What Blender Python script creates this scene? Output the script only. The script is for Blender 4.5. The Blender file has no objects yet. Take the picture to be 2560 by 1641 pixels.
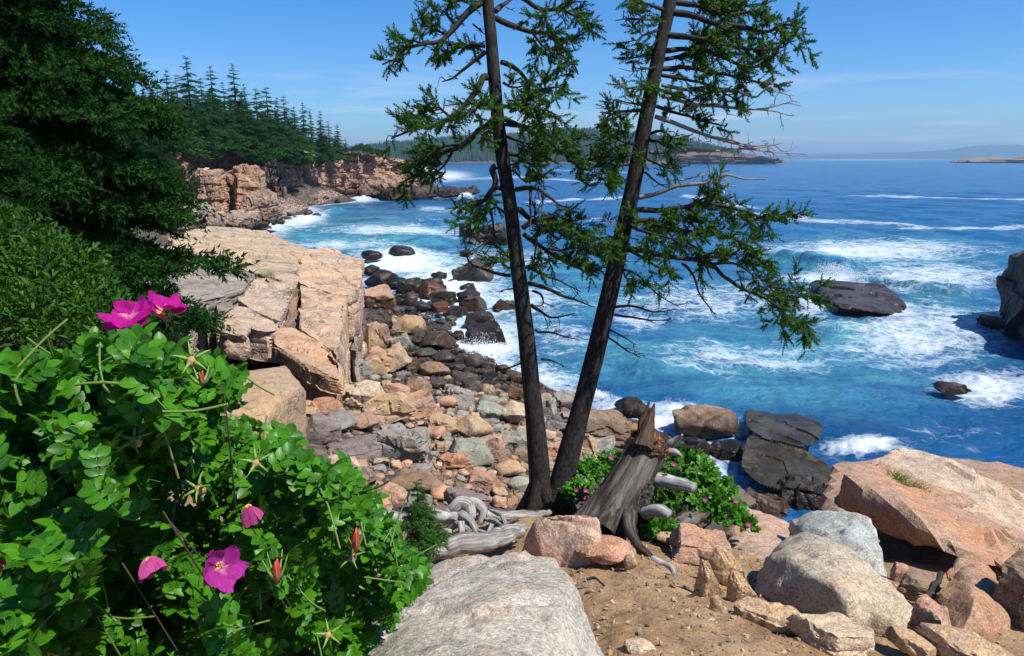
import bpy, bmesh, math, random
import numpy as np
from mathutils import Vector, Matrix, Quaternion
R = math.radians
rng = np.random.default_rng(7); random.seed(7)
C = bpy.context.scene.collection
sc = bpy.context.scene

# ---------------------------------------------------------------- camera, sky, sun, exposure
F = 1828.0; PITCH = R(13.1); EYE = np.array([0., 0., 10.])
cam_d = bpy.data.cameras.new('camera'); cam = bpy.data.objects.new('camera', cam_d); C.objects.link(cam)
cam.location = EYE; cam.rotation_euler = (R(90) - PITCH, 0, 0)
cam_d.sensor_width = 36; cam_d.lens = 36 * F / 2560; cam_d.clip_end = 60000; cam_d.clip_start = .05
sc.camera = cam
SUN = np.array([.56, -.33, 1.0]); SUN /= np.linalg.norm(SUN)
elev = math.asin(SUN[2]); azim = math.atan2(SUN[0], SUN[1])
w = bpy.data.worlds.new('World'); sc.world = w; w.use_nodes = True
nt = w.node_tree; nt.nodes.clear()
sky = nt.nodes.new('ShaderNodeTexSky'); sky.sky_type = 'NISHITA'; sky.sun_disc = False
sky.sun_elevation = elev; sky.sun_rotation = azim; sky.air_density = 1.0; sky.dust_density = .3; sky.ozone_density = 2.2
hs = nt.nodes.new('ShaderNodeHueSaturation'); hs.inputs['Saturation'].default_value = 1.4; hs.inputs['Value'].default_value = 1.0
tc = nt.nodes.new('ShaderNodeTexCoord'); mp = nt.nodes.new('ShaderNodeMapping'); mp.inputs['Scale'].default_value = (1.8, 1.8, 20)
cn = nt.nodes.new('ShaderNodeTexNoise'); cn.inputs['Scale'].default_value = 2.3; cn.inputs['Detail'].default_value = 7; cn.inputs['Roughness'].default_value = .62
cr = nt.nodes.new('ShaderNodeValToRGB'); cr.color_ramp.elements[0].position = .50; cr.color_ramp.elements[1].position = .66
sp = nt.nodes.new('ShaderNodeSeparateXYZ')
band = nt.nodes.new('ShaderNodeValToRGB'); be = band.color_ramp.elements          # the cloud bank lies low over the sea
be[0].position = .0; be[0].color = (.5,) * 3 + (1,); be[1].position = .14; be[1].color = (0, 0, 0, 1)
e = be.new(.055); e.color = (1, 1, 1, 1); e = be.new(.095); e.color = (.35, .35, .35, 1)
mu = nt.nodes.new('ShaderNodeMath'); mu.operation = 'MULTIPLY'
mx = nt.nodes.new('ShaderNodeMix'); mx.data_type = 'RGBA'; mx.inputs[7].default_value = (7.0, 7.6, 9.2, 1)
sc7 = nt.nodes.new('ShaderNodeMath'); sc7.operation = 'MULTIPLY'; sc7.inputs[1].default_value = .75
bg = nt.nodes.new('ShaderNodeBackground'); bg.inputs['Strength'].default_value = .076
wo = nt.nodes.new('ShaderNodeOutputWorld')
L = nt.links.new
L(sky.outputs[0], hs.inputs['Color']); L(tc.outputs['Generated'], mp.inputs[0]); L(mp.outputs[0], cn.inputs['Vector'])
L(tc.outputs['Generated'], sp.inputs[0]); L(sp.outputs[2], band.inputs[0]); L(cn.outputs[0], cr.inputs[0])
L(cr.outputs[0], mu.inputs[0]); L(band.outputs[0], mu.inputs[1]); L(mu.outputs[0], sc7.inputs[0]); L(sc7.outputs[0], mx.inputs[0])
tint = nt.nodes.new('ShaderNodeValToRGB'); te = tint.color_ramp.elements; te[0].position = 0; te[0].color = (.58, .90, 1.42, 1); te[1].position = .35; te[1].color = (.80, 1.12, 1.34, 1)
tm = nt.nodes.new('ShaderNodeMix'); tm.data_type = 'RGBA'; tm.blend_type = 'MULTIPLY'; tm.inputs[0].default_value = 1
L(sp.outputs[2], tint.inputs[0]); L(hs.outputs[0], tm.inputs[6]); L(tint.outputs[0], tm.inputs[7]); L(tm.outputs[2], mx.inputs[6]); L(mx.outputs[2], bg.inputs[0]); L(bg.outputs[0], wo.inputs[0])
sd = bpy.data.lights.new('sun', 'SUN'); sd.energy = 5.0; sd.angle = R(.5); sd.color = (1, .95, .87)
so = bpy.data.objects.new('sun', sd); C.objects.link(so); so.rotation_euler = Vector(SUN).to_track_quat('Z', 'Y').to_euler(); so.location = (20, -20, 40)
sc.view_settings.view_transform = 'Standard'; sc.view_settings.look = 'None'; sc.view_settings.exposure = 0.5; sc.view_settings.gamma = 1
sc.cycles.use_denoising = True; sc.cycles.max_bounces = 6; sc.cycles.transparent_max_bounces = 8
sc.cycles.volume_bounces = 0; sc.cycles.sample_clamp_indirect = 6

# ---------------------------------------------------------------- maths helpers
cp, spn = math.cos(PITCH), math.sin(PITCH)
def ray(px, py):
    x = (np.asarray(px, float) - 1280) / F; y = (820.5 - np.asarray(py, float)) / F
    return np.stack([x, cp + y * spn, -spn + y * cp], -1)
def Pd(px, py, d):                       # point at ground distance y = d
    r = ray(px, py); return EYE + r * (np.asarray(d, float) / r[..., 1])[..., None]
def Pz(px, py, z):                       # point at height z
    r = ray(px, py); return EYE + r * ((np.asarray(z, float) - 10.) / r[..., 2])[..., None]
def proj(p):
    q = p - EYE; f = q[..., 1] * cp - q[..., 2] * spn; u = q[..., 1] * spn + q[..., 2] * cp
    f = np.maximum(f, 1e-3); return 1280 + F * q[..., 0] / f, 820.5 - F * u / f
def hsh(ix, iy, iz, s=0):
    h = (ix.astype(np.int64) * 374761393 + iy.astype(np.int64) * 668265263 + iz.astype(np.int64) * 2147483647 + s * 974634777) & 0xffffffff
    h = ((h ^ (h >> 13)) * 1274126177) & 0xffffffff; h = ((h ^ (h >> 16)) * 2246822519) & 0xffffffff
    return ((h ^ (h >> 15)) & 0xffffff) / float(0x1000000)
def vnoise(p, s=0):
    i = np.floor(p); f = p - i; f = f * f * (3 - 2 * f); i = i.astype(np.int64); r = 0
    for dx in (0, 1):
        for dy in (0, 1):
            for dz in (0, 1):
                wt = (f[:, 0] if dx else 1 - f[:, 0]) * (f[:, 1] if dy else 1 - f[:, 1]) * (f[:, 2] if dz else 1 - f[:, 2])
                r = r + wt * hsh(i[:, 0] + dx, i[:, 1] + dy, i[:, 2] + dz, s)
    return r * 2 - 1
def fbm(p, o=4, s=0):
    r = 0; a = .5
    for k in range(o): r = r + a * vnoise(p, s + k); p = p * 2.03 + 11.3; a *= .5
    return r
def worley(p, s=0):
    i = np.floor(p).astype(np.int64); f1 = np.full(len(p), 9.); f2 = f1.copy(); idv = np.zeros(len(p))
    for dx in (-1, 0, 1):
        for dy in (-1, 0, 1):
            for dz in (-1, 0, 1):
                c = i + (dx, dy, dz)
                o = np.stack([hsh(c[:, 0], c[:, 1], c[:, 2], s + k) for k in (1, 2, 3)], -1)
                d = ((c + o - p) ** 2).sum(1); v = hsh(c[:, 0], c[:, 1], c[:, 2], s + 4)
                n = d < f1; f2 = np.where(n, f1, np.minimum(f2, d)); idv = np.where(n, v, idv); f1 = np.where(n, d, f1)
    return np.sqrt(f1), np.sqrt(f2) - np.sqrt(f1), idv
def blocks(p, size, seed=0, rot=(.5, .12)):
    """jointed rock: a brick-like split of space, each block with its own random number; also the distance to the nearest joint"""
    cz_, sz_ = math.cos(rot[0]), math.sin(rot[0]); x = p[:, 0] * cz_ + p[:, 1] * sz_; y = -p[:, 0] * sz_ + p[:, 1] * cz_; z = p[:, 2] + rot[1] * x
    w3 = np.stack([fbm(p * (.5 / size[0]) + 9 * k, 2, seed + k) for k in range(3)], -1); x, y, z = x / size[0] + w3[:, 0] * .35, y / size[1] + w3[:, 1] * .35, z / size[2] + w3[:, 2] * .45
    iz = np.floor(z); o = np.zeros_like(iz); x = x + hsh(iz.astype(np.int64), o.astype(np.int64), o.astype(np.int64), seed); ix = np.floor(x); y = y + hsh(iz.astype(np.int64), ix.astype(np.int64), o.astype(np.int64), seed + 1); iy = np.floor(y)
    e = np.minimum(np.minimum(np.minimum(x - ix, ix + 1 - x) * size[0], np.minimum(y - iy, iy + 1 - y) * size[1]), np.minimum(z - iz, iz + 1 - z) * size[2])
    return hsh(ix.astype(np.int64), iy.astype(np.int64), iz.astype(np.int64), seed + 2), e
def sst(a, b, x): t = np.clip((x - a) / (b - a), 0, 1); return t * t * (3 - 2 * t)
def nrm(v): return v / np.maximum(np.linalg.norm(v, axis=-1, keepdims=True), 1e-9)

# ---------------------------------------------------------------- mesh helpers
def mesh(name, V, Fs, mat, smooth=False, attrs=None):
    me = bpy.data.meshes.new(name); V = np.asarray(V, np.float32)
    if not isinstance(Fs, list): Fs = [Fs]
    Fs = [np.asarray(f, np.int32) for f in Fs if len(f)]
    me.vertices.add(len(V)); me.vertices.foreach_set('co', V.ravel())
    lp = np.concatenate([f.ravel() for f in Fs]); tot = np.concatenate([np.full(len(f), f.shape[1], np.int32) for f in Fs])
    st = np.concatenate([[0], np.cumsum(tot)[:-1]]).astype(np.int32)
    me.loops.add(len(lp)); me.loops.foreach_set('vertex_index', lp)
    me.polygons.add(len(tot)); me.polygons.foreach_set('loop_start', st); me.polygons.foreach_set('loop_total', tot)
    me.polygons.foreach_set('use_smooth', np.full(len(tot), smooth))
    for k, a in (attrs or {}).items():
        a = np.asarray(a, np.float32)
        at = me.attributes.new(k, 'FLOAT' if a.ndim == 1 else 'FLOAT_VECTOR', 'POINT'); at.data.foreach_set('value' if a.ndim == 1 else 'vector', a.ravel())
    me.update(calc_edges=True); me.validate()
    if mat: me.materials.append(mat)
    return me
def link(name, me, parent=None, loc=None):
    o = bpy.data.objects.new(name, me); C.objects.link(o)
    if parent is not None: o.parent = parent
    if loc is not None: o.location = loc
    return o
def obj(name, V, Fs, mat, parent=None, smooth=False, attrs=None, loc=None): return link(name, mesh(name, V, Fs, mat, smooth, attrs), parent, loc)
def tag(o, label, cat, group=None, kind=None):
    if label: o['label'] = label; o['category'] = cat
    if group: o['group'] = group
    if kind: o['kind'] = kind
    return o
def thing(name, label, cat, loc=(0, 0, 0), group=None):
    return tag(link(name, None, None, loc), label, cat, group)
def grid_faces(n, m):                    # n rows of m points
    a = (np.arange(n - 1)[:, None] * m + np.arange(m - 1)[None]).ravel()
    return np.stack([a, a + 1, a + m + 1, a + m], -1)
class Geo:                               # gathers arrays into one mesh
    def __init__(s): s.V = []; s.F3 = []; s.F4 = []; s.A = []; s.n = 0
    def add(s, V, Fc, A=None):
        V = np.asarray(V, float); Fc = np.asarray(Fc) + s.n; (s.F3 if Fc.shape[1] == 3 else s.F4).append(Fc)
        s.V.append(V); s.A.append(np.zeros_like(V) if A is None else A); s.n += len(V)
    def build(s, name, mat, parent=None, smooth=False, loc=None):
        fs = [np.concatenate(f) for f in (s.F3, s.F4) if f]; V = np.concatenate(s.V)
        if loc is not None: V = V - np.asarray(loc)
        return obj(name, V, fs, mat, parent, smooth, {'rest': np.concatenate(s.A)}, loc)
def tube(g, P, rad, seg=7, s0=0., wob=0., cap=True):
    P = np.asarray(P, float); n = len(P); rad = np.broadcast_to(np.asarray(rad, float), (n,))
    T = nrm(np.gradient(P, axis=0)); up = np.array([0, 0, 1.]) if abs(T[0, 2]) < .9 else np.array([1., 0, 0])
    U = nrm(np.cross(T[0], up)); Us = []
    for k in range(n):
        U = nrm(U - T[k] * (U @ T[k])); Us.append(U)
    Us = np.array(Us); W = np.cross(T, Us); a = np.arange(seg) * 2 * math.pi / seg
    rr = rad[:, None] * np.ones(seg)
    s = s0 + np.concatenate([[0], np.cumsum(np.linalg.norm(np.diff(P, axis=0), axis=1))])
    rest = np.stack([rr * np.cos(a), rr * np.sin(a), np.repeat(s[:, None], seg, 1)], -1)
    if wob: rr = rr * (1 + wob * fbm((rest * (1 / max(rad.max(), 1e-4)) * (1, 1, .4)).reshape(-1, 3), 3).reshape(n, seg))
    V = P[:, None] + Us[:, None] * (rr * np.cos(a))[..., None] + W[:, None] * (rr * np.sin(a))[..., None]
    k = (np.arange(n - 1)[:, None] * seg + np.arange(seg)[None]).ravel(); k2 = (np.arange(n - 1)[:, None] * seg + (np.arange(seg)[None] + 1) % seg).ravel()
    V = V.reshape(-1, 3); rest = rest.reshape(-1, 3)
    if cap:
        b = len(V); V = np.concatenate([V, P[:1], P[-1:]]); rest = np.concatenate([rest, rest[:1] * 0, rest[-1:]])
        t = np.arange(seg); t2 = (t + 1) % seg; o = (n - 1) * seg
        nb = g.n; g.add(V, np.stack([k, k2, k2 + seg, k + seg], -1), rest)
        g.F3.append(np.concatenate([np.stack([np.full(seg, b), t2, t], -1), np.stack([np.full(seg, b + 1), o + t, o + t2], -1)]) + nb)
    else: g.add(V, np.stack([k, k2, k2 + seg, k + seg], -1), rest)
def spline(P, n):
    P = np.asarray(P, float)
    if len(P) < 3: return P[0] + (P[-1] - P[0]) * np.linspace(0, 1, n)[:, None]
    Q = np.concatenate([[2 * P[0] - P[1]], P, [2 * P[-1] - P[-2]]]); t = np.linspace(0, len(P) - 1 - 1e-6, n); i = t.astype(int); f = (t - i)[:, None]
    a, b, c, d = Q[i], Q[i + 1], Q[i + 2], Q[i + 3]
    return .5 * (2 * b + (c - a) * f + (2 * a - 5 * b + 4 * c - d) * f ** 2 + (3 * b - a - 3 * c + d) * f ** 3)
def inst(V, Fc, M, T, A=None):           # template V,Fc placed n times: rotation-scale M (n,3,3), offset T (n,3)
    n = len(T); VV = np.einsum('nij,vj->nvi', M, V) + T[:, None]
    FF = (Fc[None] + (np.arange(n) * len(V))[:, None, None]).reshape(-1, Fc.shape[1])
    return VV.reshape(-1, 3), FF
def frames(D, roll=None):                # columns: side, other, along D
    D = nrm(D); h = np.where(np.abs(D[:, 2:3]) < .95, np.array([[0, 0, 1.]]), np.array([[1., 0, 0]])); S = nrm(np.cross(D, h)); N = np.cross(S, D)
    if roll is not None: c, s = np.cos(roll)[:, None], np.sin(roll)[:, None]; S, N = S * c + N * s, N * c - S * s
    return np.stack([S, N, D], -1)
def vnormals(V, Fc):
    n = np.zeros_like(V); fn = np.cross(V[Fc[:, 1]] - V[Fc[:, 0]], V[Fc[:, 2]] - V[Fc[:, 0]])
    for k in range(3): np.add.at(n, Fc[:, k], fn)
    return nrm(n)

# ---------------------------------------------------------------- materials
def newmat(name):
    m = bpy.data.materials.new(name); m.use_nodes = True; t = m.node_tree; t.nodes.clear()
    o = t.nodes.new('ShaderNodeOutputMaterial'); b = t.nodes.new('ShaderNodeBsdfPrincipled'); t.links.new(b.outputs[0], o.inputs[0])
    return m, t, b, o
class NT:
    def __init__(s, t): s.t = t
    def n(s, ty, **kw):
        x = s.t.nodes.new('ShaderNode' + ty)
        for k, v in kw.items(): setattr(x, k, v)
        return x
    def l(s, a, b): s.t.links.new(a, b)
    def noise(s, vec, scale, detail=4, rough=.55, dist=0):
        x = s.n('TexNoise'); x.inputs['Scale'].default_value = scale; x.inputs['Detail'].default_value = detail; x.inputs['Roughness'].default_value = rough; x.inputs['Distortion'].default_value = dist
        if vec is not None: s.l(vec, x.inputs['Vector'])
        return x.outputs[0]
    def ramp(s, v, stops):
        x = s.n('ValToRGB'); e = x.color_ramp.elements
        while len(e) < len(stops): e.new(.5)
        for k, (p, c) in enumerate(stops): e[k].position = p; e[k].color = tuple(c) + (1,) if hasattr(c, '__len__') else (c, c, c, 1)
        s.l(v, x.inputs[0]); return x.outputs[0]
    def math(s, op, a, b=None, c=None):
        x = s.n('Math', operation=op)
        for k, v in enumerate((a, b, c)):
            if v is None: continue
            if hasattr(v, 'links') or hasattr(v, 'is_linked'): s.l(v, x.inputs[k])
            else: x.inputs[k].default_value = v
        return x.outputs[0]
    def mix(s, f, a, b, mode='MIX'):
        x = s.n('Mix', data_type='RGBA', blend_type=mode)
        for k, v in ((0, f), (6, a), (7, b)):
            if hasattr(v, 'is_linked'): s.l(v, x.inputs[k])
            elif k: x.inputs[k].default_value = tuple(v) + (1,)
            else: x.inputs[k].default_value = v
        return x.outputs[2]
    def pos(s): return s.n('NewGeometry').outputs['Position']
    def att(s, name): x = s.n('Attribute', attribute_name=name); return x
    def mapv(s, v, scale, rot=(0, 0, 0)):
        x = s.n('Mapping'); x.inputs['Scale'].default_value = scale; x.inputs['Rotation'].default_value = rot; s.l(v, x.inputs[0]); return x.outputs[0]
    def bump(s, h, strength, dist=.02, nrm=None):
        x = s.n('Bump'); x.inputs['Strength'].default_value = strength; x.inputs['Distance'].default_value = dist; s.l(h, x.inputs['Height'])
        if nrm is not None: s.l(nrm, x.inputs['Normal'])
        return x.outputs[0]
def rock_mat(name, k=1., stain=(.17, .14, .14), stain_amt=.55, grey=(.26, .24, .21), crack=.5, bmp=.6, rust=.25, tide_shade=(.55, 1.0), grain=.25, cw=.02):
    """granite: the object's own colour, lichen-grey and rusty patches, mineral grain, cracks; k = features per metre"""
    m, t, b, o = newmat(name); N = NT(t); p = N.pos(); oi = N.n('ObjectInfo')
    off = N.n('VectorMath', operation='ADD'); N.l(p, off.inputs[0])
    cx = N.n('CombineXYZ'); N.l(N.math('MULTIPLY', oi.outputs['Random'], 37.), cx.inputs[0]); N.l(cx.outputs[0], off.inputs[1]); v = off.outputs[0]
    big = N.noise(v, .9 * k, 5, .6, .6); med = N.noise(v, 4.5 * k, 6, .65, .3); fin = N.noise(v, 38 * k, 3, .7)
    gr = N.n('TexVoronoi'); gr.inputs['Scale'].default_value = 55 * k; N.l(v, gr.inputs['Vector'])
    c = N.mix(N.ramp(big, [(.42, 0), (.62, .75)]), oi.outputs['Color'], N.mix(.55, oi.outputs['Color'], grey))
    c = N.mix(N.math('MULTIPLY', N.ramp(N.noise(v, 1.7 * k, 5, .6, 1.2), [(.55, 0), (.68, 1)]), rust), c, (.32, .13, .05))
    c = N.mix(N.math('MULTIPLY', N.ramp(N.noise(N.mapv(v, (1, 1, .35)), 1.2 * k, 6, .7, .8), [(.56, 0), (.66, 1)]), stain_amt), c, stain)
    c = N.mix(1., c, N.ramp(med, [(.25, .62), (.5, 1.0), (.75, 1.28)]), 'MULTIPLY')
    c = N.mix(1., c, N.ramp(fin, [(.3, .78), (.52, 1.0), (.7, 1.25)]), 'MULTIPLY')
    c = N.mix(grain, c, N.ramp(gr.outputs['Color'], [(0, .35), (.5, 1.), (1, 1.7)]), 'MULTIPLY')
    wv = N.n('VectorMath', operation='ADD'); N.l(v, wv.inputs[0])
    nz = N.n('TexNoise'); nz.inputs['Scale'].default_value = 2. * k; nz.inputs['Detail'].default_value = 4; N.l(v, nz.inputs['Vector'])
    ss = N.n('VectorMath', operation='SCALE'); N.l(nz.outputs[1], ss.inputs[0]); ss.inputs['Scale'].default_value = 1.1 / k; N.l(ss.outputs[0], wv.inputs[1])
    ck = N.n('TexVoronoi', feature='DISTANCE_TO_EDGE'); ck.inputs['Scale'].default_value = 1.1 * k; N.l(N.mapv(wv.outputs[0], (1.25, .38, 1.1), (0, 0, 1.0)), ck.inputs['Vector'])
    cm = N.ramp(ck.outputs[0], [(0, 1), (cw * .4, .9), (cw, 0)]); cmf = N.math('MULTIPLY', N.math('MULTIPLY', cm, N.ramp(big, [(.4, .2), (.6, 1)])), crack)
    c = N.mix(cmf, c, (.035, .025, .02))
    # wet rock at the waterline (on the cliffs also painted overhang shade) and on stones that lie in the swash (alpha of the object's colour)
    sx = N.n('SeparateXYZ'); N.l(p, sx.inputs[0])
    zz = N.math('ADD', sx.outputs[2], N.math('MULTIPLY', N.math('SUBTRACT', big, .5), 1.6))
    wet = N.math('MAXIMUM', N.ramp(N.math('MULTIPLY', zz, .1), [(tide_shade[0] * .1, 1), (tide_shade[1] * .1, 0)]), N.math('SUBTRACT', 1., oi.outputs['Alpha']))
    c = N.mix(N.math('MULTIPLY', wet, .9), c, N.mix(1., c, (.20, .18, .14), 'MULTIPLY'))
    N.l(c, b.inputs['Base Color'])
    N.l(N.ramp(wet, [(0, .92), (1, .3)]), b.inputs['Roughness']); b.inputs['Specular IOR Level'].default_value = .22
    h = N.math('ADD', N.math('MULTIPLY', med, 1.), N.math('MULTIPLY', fin, .07)); h = N.math('SUBTRACT', h, N.math('MULTIPLY', cmf, .5))
    N.l(N.bump(h, bmp, .10 / k), b.inputs['Normal'])
    return m
def leaf_mat(name, c1, c2, tr=(.1, .3, .02), amt=.25, rough=.45, scale=3., spec=.5, vein=False, vary=0.):
    m, t, b, o = newmat(name); N = NT(t); p = N.pos()
    rnd = N.n('NewGeometry').outputs['Random Per Island']
    f = N.math('ADD', N.math('MULTIPLY', rnd, .6), N.math('MULTIPLY', N.noise(p, scale, 3), .5))
    c = N.mix(N.ramp(f, [(.2, 0), (.85, 1)]), c1, c2)
    if vary: c = N.mix(1., c, N.ramp(N.n('ObjectInfo').outputs['Random'], [(0, 1 - vary), (.5, 1.), (1, 1 + vary)]), 'MULTIPLY')
    if vein:
        sx = N.n('SeparateXYZ'); N.l(N.att('rest').outputs['Vector'], sx.inputs[0]); aw = N.math('ABSOLUTE', sx.outputs[1])
        sv = N.math('ABSOLUTE', N.math('SINE', N.math('MULTIPLY', N.math('SUBTRACT', sx.outputs[0], N.math('MULTIPLY', aw, .38)), 22.)))
        rib = N.math('MAXIMUM', N.ramp(sv, [(0, .8), (.28, 0)]), N.ramp(aw, [(0, 1), (.09, 0)])); c = N.mix(N.math('MULTIPLY', rib, .30), c, (.13, .30, .05)); N.l(N.bump(rib, -.55, .0016), b.inputs['Normal'])
        c = N.mix(N.ramp(N.noise(p, 60., 2), [(.70, 0), (.76, .55)]), c, (.20, .16, .03))
    N.l(c, b.inputs['Base Color']); b.inputs['Roughness'].default_value = rough
    b.inputs['Specular IOR Level'].default_value = spec
    tl = N.n('BsdfTranslucent'); tl.inputs[0].default_value = tuple(tr) + (1,); mxs = N.n('MixShader'); mxs.inputs[0].default_value = amt
    N.l(b.outputs[0], mxs.inputs[1]); N.l(tl.outputs[0], mxs.inputs[2]); N.l(mxs.outputs[0], o.inputs[0])
    return m
def wood_mat(name, cols, sx=60., sz=5., bmp=.8, rough=.85, dist=.01):
    m, t, b, o = newmat(name); N = NT(t); v = N.att('rest').outputs['Vector']
    n1 = N.noise(N.mapv(v, (sx, sx, sz)), 1., 6, .7, .4); n2 = N.noise(N.mapv(v, (sx * .2, sx * .2, sz * .5)), 1., 4, .6)
    f = N.math('ADD', N.math('MULTIPLY', n1, .7), N.math('MULTIPLY', n2, .4))
    N.l(N.ramp(f, [(.35 + .1 * k * 4 / max(len(cols) - 1, 1) * .8, c) for k, c in enumerate(cols)]), b.inputs['Base Color'])
    b.inputs['Roughness'].default_value = rough; b.inputs['Specular IOR Level'].default_value = .25; N.l(N.bump(f, bmp, dist), b.inputs['Normal'])
    return m
def plain(name, c, rough=.7, var=.3, scale=12., spec=.4):
    m, t, b, o = newmat(name); N = NT(t); n = N.noise(N.pos(), scale, 4)
    N.l(N.mix(n, tuple(x * (1 - var) for x in c), tuple(min(1, x * (1 + var)) for x in c)), b.inputs['Base Color']); b.inputs['Roughness'].default_value = rough; b.inputs['Specular IOR Level'].default_value = spec
    return m
M_rock = rock_mat('granite', 1.)
M_ledge = rock_mat('ledge_granite', .42, stain=(.13, .11, .115), stain_amt=.85, grey=(.27, .25, .235), crack=.6, bmp=.8, rust=.15, cw=.022)
M_near = rock_mat('close_granite', 2.2, stain_amt=.3, crack=.35, bmp=.55, rust=.35, grain=.6, cw=.012)
M_cliff = rock_mat('cliff_granite', .16, stain=(.07, .05, .045), stain_amt=.75, grey=(.25, .2, .17), crack=.8, bmp=.9, rust=.5, tide_shade=(1.6, 3.4), cw=.04)  # wet band raised up the cliff, also painting in the shade under overhangs
M_bark = wood_mat('spruce_bark', [(.006, .005, .0045), (.014, .012, .011), (.045, .040, .036)], 60, 22, 1.0, .9, .012)
M_twig = wood_mat('twig_bark', [(.008, .006, .005), (.022, .018, .015), (.06, .05, .045)], 80, 12, .4)
M_dead = wood_mat('dead_twig', [(.09, .075, .065), (.2, .18, .165), (.34, .32, .30)], 120, 10, .4)
M_drift = wood_mat('bleached_wood', [(.03, .027, .024), (.19, .175, .16), (.46, .44, .415)], 55, 4, 1.0, .85, .008)
M_stump = wood_mat('weathered_wood', [(.006, .0045, .004), (.032, .024, .019), (.15, .13, .11)], 30, 2.6, 1.0, .9, .015)
M_rot = plain('rotten_wood', (.33, .10, .022), .9, .8, 40.)
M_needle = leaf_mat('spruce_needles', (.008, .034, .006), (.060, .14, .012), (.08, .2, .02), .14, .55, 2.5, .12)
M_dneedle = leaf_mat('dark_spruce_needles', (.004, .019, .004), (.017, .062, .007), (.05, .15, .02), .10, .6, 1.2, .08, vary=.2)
M_fneedle = leaf_mat('far_spruce_needles', (.010, .046, .012), (.045, .125, .022), (.04, .1, .03), .1, .7, .25, .06, vary=.35)
M_rose = leaf_mat('rose_leaves', (.010, .060, .003), (.052, .190, .005), (.16, .42, .02), .14, .40, 9., .22, True)
M_shrub = leaf_mat('shrub_leaves', (.007, .032, .002), (.036, .105, .005), (.07, .2, .01), .12, .5, 3., .15)
M_stem = plain('rose_stem', (.10, .16, .03), .6); M_woody = plain('woody_stem', (.045, .03, .022), .9)
# ---------------------------------------------------------------- ground (one sheet), sea, far land
ctl = []
def cz(px, py, z): ctl.append(Pz(px, py, z))
def cw(*a): ctl.append(np.array(a, float))
for a in [(1600, 1641, 8.15), (1300, 1641, 8.0), (2000, 1641, 8.1), (2500, 1641, 7.95), (1560, 1350, 7.6), (1700, 1450, 7.72), (1900, 1520, 7.85), (1350, 1290, 7.3),
          (1150, 1300, 7.05), (1000, 1320, 7.15), (2200, 1560, 7.75), (1200, 1420, 7.5), (1850, 1370, 7.2), (2300, 1420, 6.6), (2230, 1400, 6.5), (2400, 1420, 6.5)]: cz(*a)
for a in [(0, -3, 8.5), (-5, -3, 8.7), (5, -3, 8.3), (-2, 1, 8.35), (-.8, 1.2, 8.4), (-2, 4, 7.5), (-4, 3, 8.2), (-5, 6, 7.7), (-3.4, 7, 6.6), (-8, 8, 7.9), (-10, 12, 7.7), (-6.5, 11, 5.2),
          (0, 7.2, 6.2), (-2, 8, 5.6), (0, 10, 4.6), (-2.5, 11, 4.5), (1.2, 8, 5.6), (2.4, 8.5, 4.6), (1.5, 13, 3.0), (3.2, 12, 2.6), (5, 12, .9), (3.2, 6.6, 5.4), (4.5, 7, 5.2), (6, 6, 5.6), (7, 9, 3),
          (-14, 14, 8.2), (-20, 30, 9), (-30, 50, 9), (-38, 70, 9), (-60, 100, 17), (-100, 150, 26), (-60, 200, 16), (-44, 232, 9.5), (-36, 228, 7), (-72, 150, 13), (-60, 172, 12.), (-50, 196, 10.5), (-62, 152, 5), (-58, 132, 4), (-66, 118, 7), (-50, 126, 3.), (-31, 207, 5),
          (-90, 90, 22), (-120, 250, 25), (-80, 300, 6), (-16, 233, -3), (-21, 217, -2), (-19, 330, -4), (-10, 190, -3), (-28, 262, -3), (-22, 200, -1.), (-14, 205, -2.5), (-40, 300, -3), (-20, 300, -4), (-16, 212, -1),
          (-9, 21, 3.0), (-12.5, 30, 3.2), (-16, 45, 3.0), (-11, 40, 2.4), (-8.2, 27, 1.3), (-7.6, 34, .7), (-7.5, 42, .2), (-13, 17, 5.), (-20, 42, 6.5), (-26, 58, 2.5), (-30, 75, 1.2), (-40, 95, 2.), (-45, 110, 3.5), (-24, 52, 2),
          (-12, 52, -.6), (-18, 62, -1), (-24, 76, -1.), (-30, 90, -.8), (0, 45, -1.5), (10, 40, -2), (5, 31, -1.2), (9, 24, -1.2), (8, 18, -1), (20, 30, -2), (40, 60, -3), (0, 100, -4), (-20, 120, -2.5), (-20, 150, -3),
          (30, 200, -4), (6, 14.8, -.4), (9, 11, .6), (12, 16, -1.5), (60, 20, -3), (40, 5, 0), (150, 200, -8), (150, 30, -8), (-9, 60, -1.2), (9, 6, 5), (14, 3, 6)]: cw(*a)
for a in [(950, 1230, 4.2), (1100, 1240, 4.3), (1000, 1100, 3.2), (850, 1100, 4.2), (1250, 1150, 3.7), (1000, 1000, 2.3), (1250, 1020, 1.5), (1400, 1060, 1.2), (1000, 900, 1.3), (1100, 930, 1.0), (800, 1000, 3.6), (1130, 900, .35), (1080, 830, .3),
          (1380, 980, .15), (1600, 1060, .1), (1560, 1120, 1.4), (1750, 1200, 1.0), (1030, 720, .25), (960, 690, .3), (1250, 930, .3), (1180, 780, -.5), (1300, 850, -.8), (1500, 980, -.6), (1800, 1060, -.3),
          (700, 545, 0), (770, 515, 0.), (850, 494, 0), (690, 472, 3.4), (760, 476, 2.9), (840, 480, 1.8), (640, 500, 2.4), (700, 510, 1.6), (660, 560, -.2)]: cz(*a)
ctl = np.array(ctl); d0 = np.linalg.norm(ctl[:, None, :2] - ctl[None, :, :2], axis=-1) * -1
wts = np.linalg.solve(np.block([[d0 - 1e-3 * np.eye(len(ctl)), np.ones((len(ctl), 1))], [np.ones((1, len(ctl))), np.zeros((1, 1))]]), np.append(ctl[:, 2], 0))
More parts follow.
